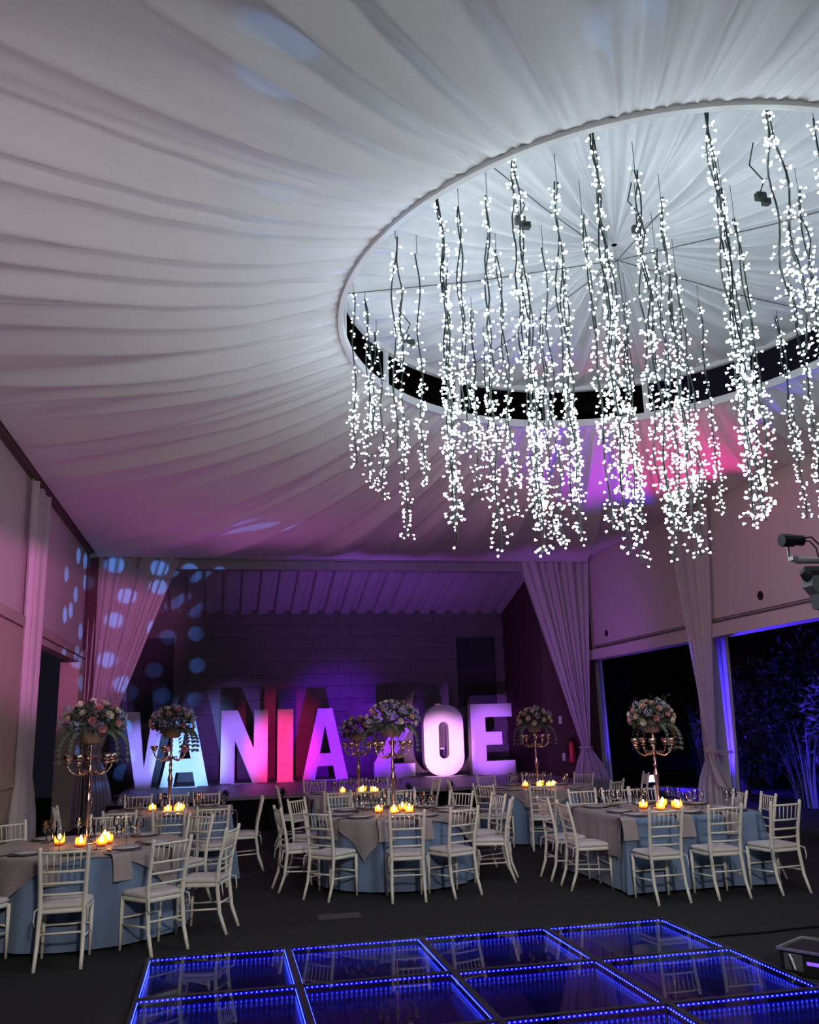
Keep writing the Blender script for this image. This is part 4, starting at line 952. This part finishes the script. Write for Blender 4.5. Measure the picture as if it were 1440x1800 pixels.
def blades(x, y, n, h, label, seed):
    rn = random.Random(seed); th = thing('tall_grass', label, 'grass', (x, y, 0.05), group='clumps of tall grass'); m = MB()
    for i in range(n):
        a = rn.uniform(0, 6.28); r = rn.uniform(0, 0.3); hh = h*rn.uniform(0.5, 1.0); bend = rn.uniform(0.05, 0.5); w_ = 0.022
        bx, by = r*math.cos(a), r*math.sin(a); s = (-math.sin(a)*w_, math.cos(a)*w_); P = []
        for t in (0, 0.35, 0.7, 1.0):
            o_ = bend*t*t; k = 1-t*0.9; P += [(bx+o_*math.cos(a)+s[0]*k, by+o_*math.sin(a)+s[1]*k, hh*t-0.25*bend*t*t-0.02), (bx+o_*math.cos(a)-s[0]*k, by+o_*math.sin(a)-s[1]*k, hh*t-0.25*bend*t*t-0.02)]
        m.add(P, [(0, 1, 3, 2), (2, 3, 5, 4), (4, 5, 7, 6)])
    o = m.build('blades', M_leafg, th); o['kind'] = 'stuff'
GS = [(11.6, 18.6, 1.0, 2.6, 'leafy shrub behind the knotted drape'), (12.4, 16.8, 1.3, 3.4, 'tall dark shrub beyond the garden column'), (12.0, 15.0, 1.2, 2.6, 'round shrub lit blue in the middle of the garden'), (13.6, 14.6, 1.6, 4.0, 'tallest blue flecked shrub at the garden wall'),
      (12.2, 13.0, 1.2, 2.4, 'dense low shrub right of the blue shrub'), (13.8, 12.2, 1.6, 3.8, 'tall shrub at the photo edge of the garden'), (13.4, 20.5, 1.5, 3.2, 'dark shrub far behind the blue flood light'), (14.6, 17.8, 1.6, 4.2, 'high shrub against the garden wall'), (11.2, 12.0, 0.9, 1.8, 'small shrub nearest the garden opening'), (14.5, 23.5, 1.7, 3.6, 'farthest dark shrub beside the stage wall')]
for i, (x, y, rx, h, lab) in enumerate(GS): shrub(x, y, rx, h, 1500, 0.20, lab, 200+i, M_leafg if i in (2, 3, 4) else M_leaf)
for i, (x, y, n, h, lab) in enumerate(((11.3, 19.6, 60, 2.2, 'tall grass glowing blue beside the flood light'), (10.9, 18.1, 40, 1.7, 'blue grass clump left of the knotted drape'), (11.0, 15.6, 40, 1.8, 'grass clump close behind the garden column'), (11.2, 13.6, 40, 1.6, 'grass clump under the blue shrub'))): blades(x, y, n, h, lab, 300+i)
m = MB(); m.tube([(12.0, 12.6, 0), (12.1, 12.7, 1.6), (12.0, 12.8, 3.2), (12.3, 13.0, 4.6)], [0.09, 0.07, 0.06, 0.03], 8); tag(m.build('tree_trunk', M_bark), 'slender pale trunk rising among the garden shrubs', 'trunk')
def flood(x, y, tgt, power, deg, label):
    th = thing('garden_flood_light', label, 'flood light', (x, y, 0.06), 0, 'blue garden flood lights')
    d = Vector(tgt)-Vector((x, y, 0.25)); th.rotation_euler = (0, 0, math.atan2(-d.x, d.y))
    m = MB(); m.box((0, -0.03, 0.20), (0.24, 0.10, 0.20)); m.build('housing', M_black, th)
    m = MB(); m.box((0, 0.0, 0.04), (0.05, 0.05, 0.08)); m.box((0, 0, 0.01), (0.2, 0.14, 0.02)); m.build('bracket', M_black, th)
    m = MB(); m.box((0, 0.024, 0.20), (0.20, 0.01, 0.16)); m.build('lens', E_blue, th)
    bpy.context.view_layer.update(); p = th.matrix_world @ Vector((0, 0.06, 0.22)); spot('flood_lamp', p, tgt, (0.05, 0.02, 1.0), power, deg, 0.8, 0.08, parent=th)
flood(10.9, 21.9, (11.4, 19.4, 0.9), 1400, 75, 'blue flood light shining between the candelabrum and the garden plants')
flood(9.65, 16.3, (8.86, 14.85, 1.5), 2800, 46, 'blue flood light hidden behind the knotted drape')
flood(9.8, 11.2, (12.6, 14.4, 1.8), 2600, 90, 'blue flood light aimed at the garden shrubs')
flood(9.02, 20.85, (8.78, 20.0, 1.7), 300, 70, 'blue flood light behind the outer drape beside the stage')
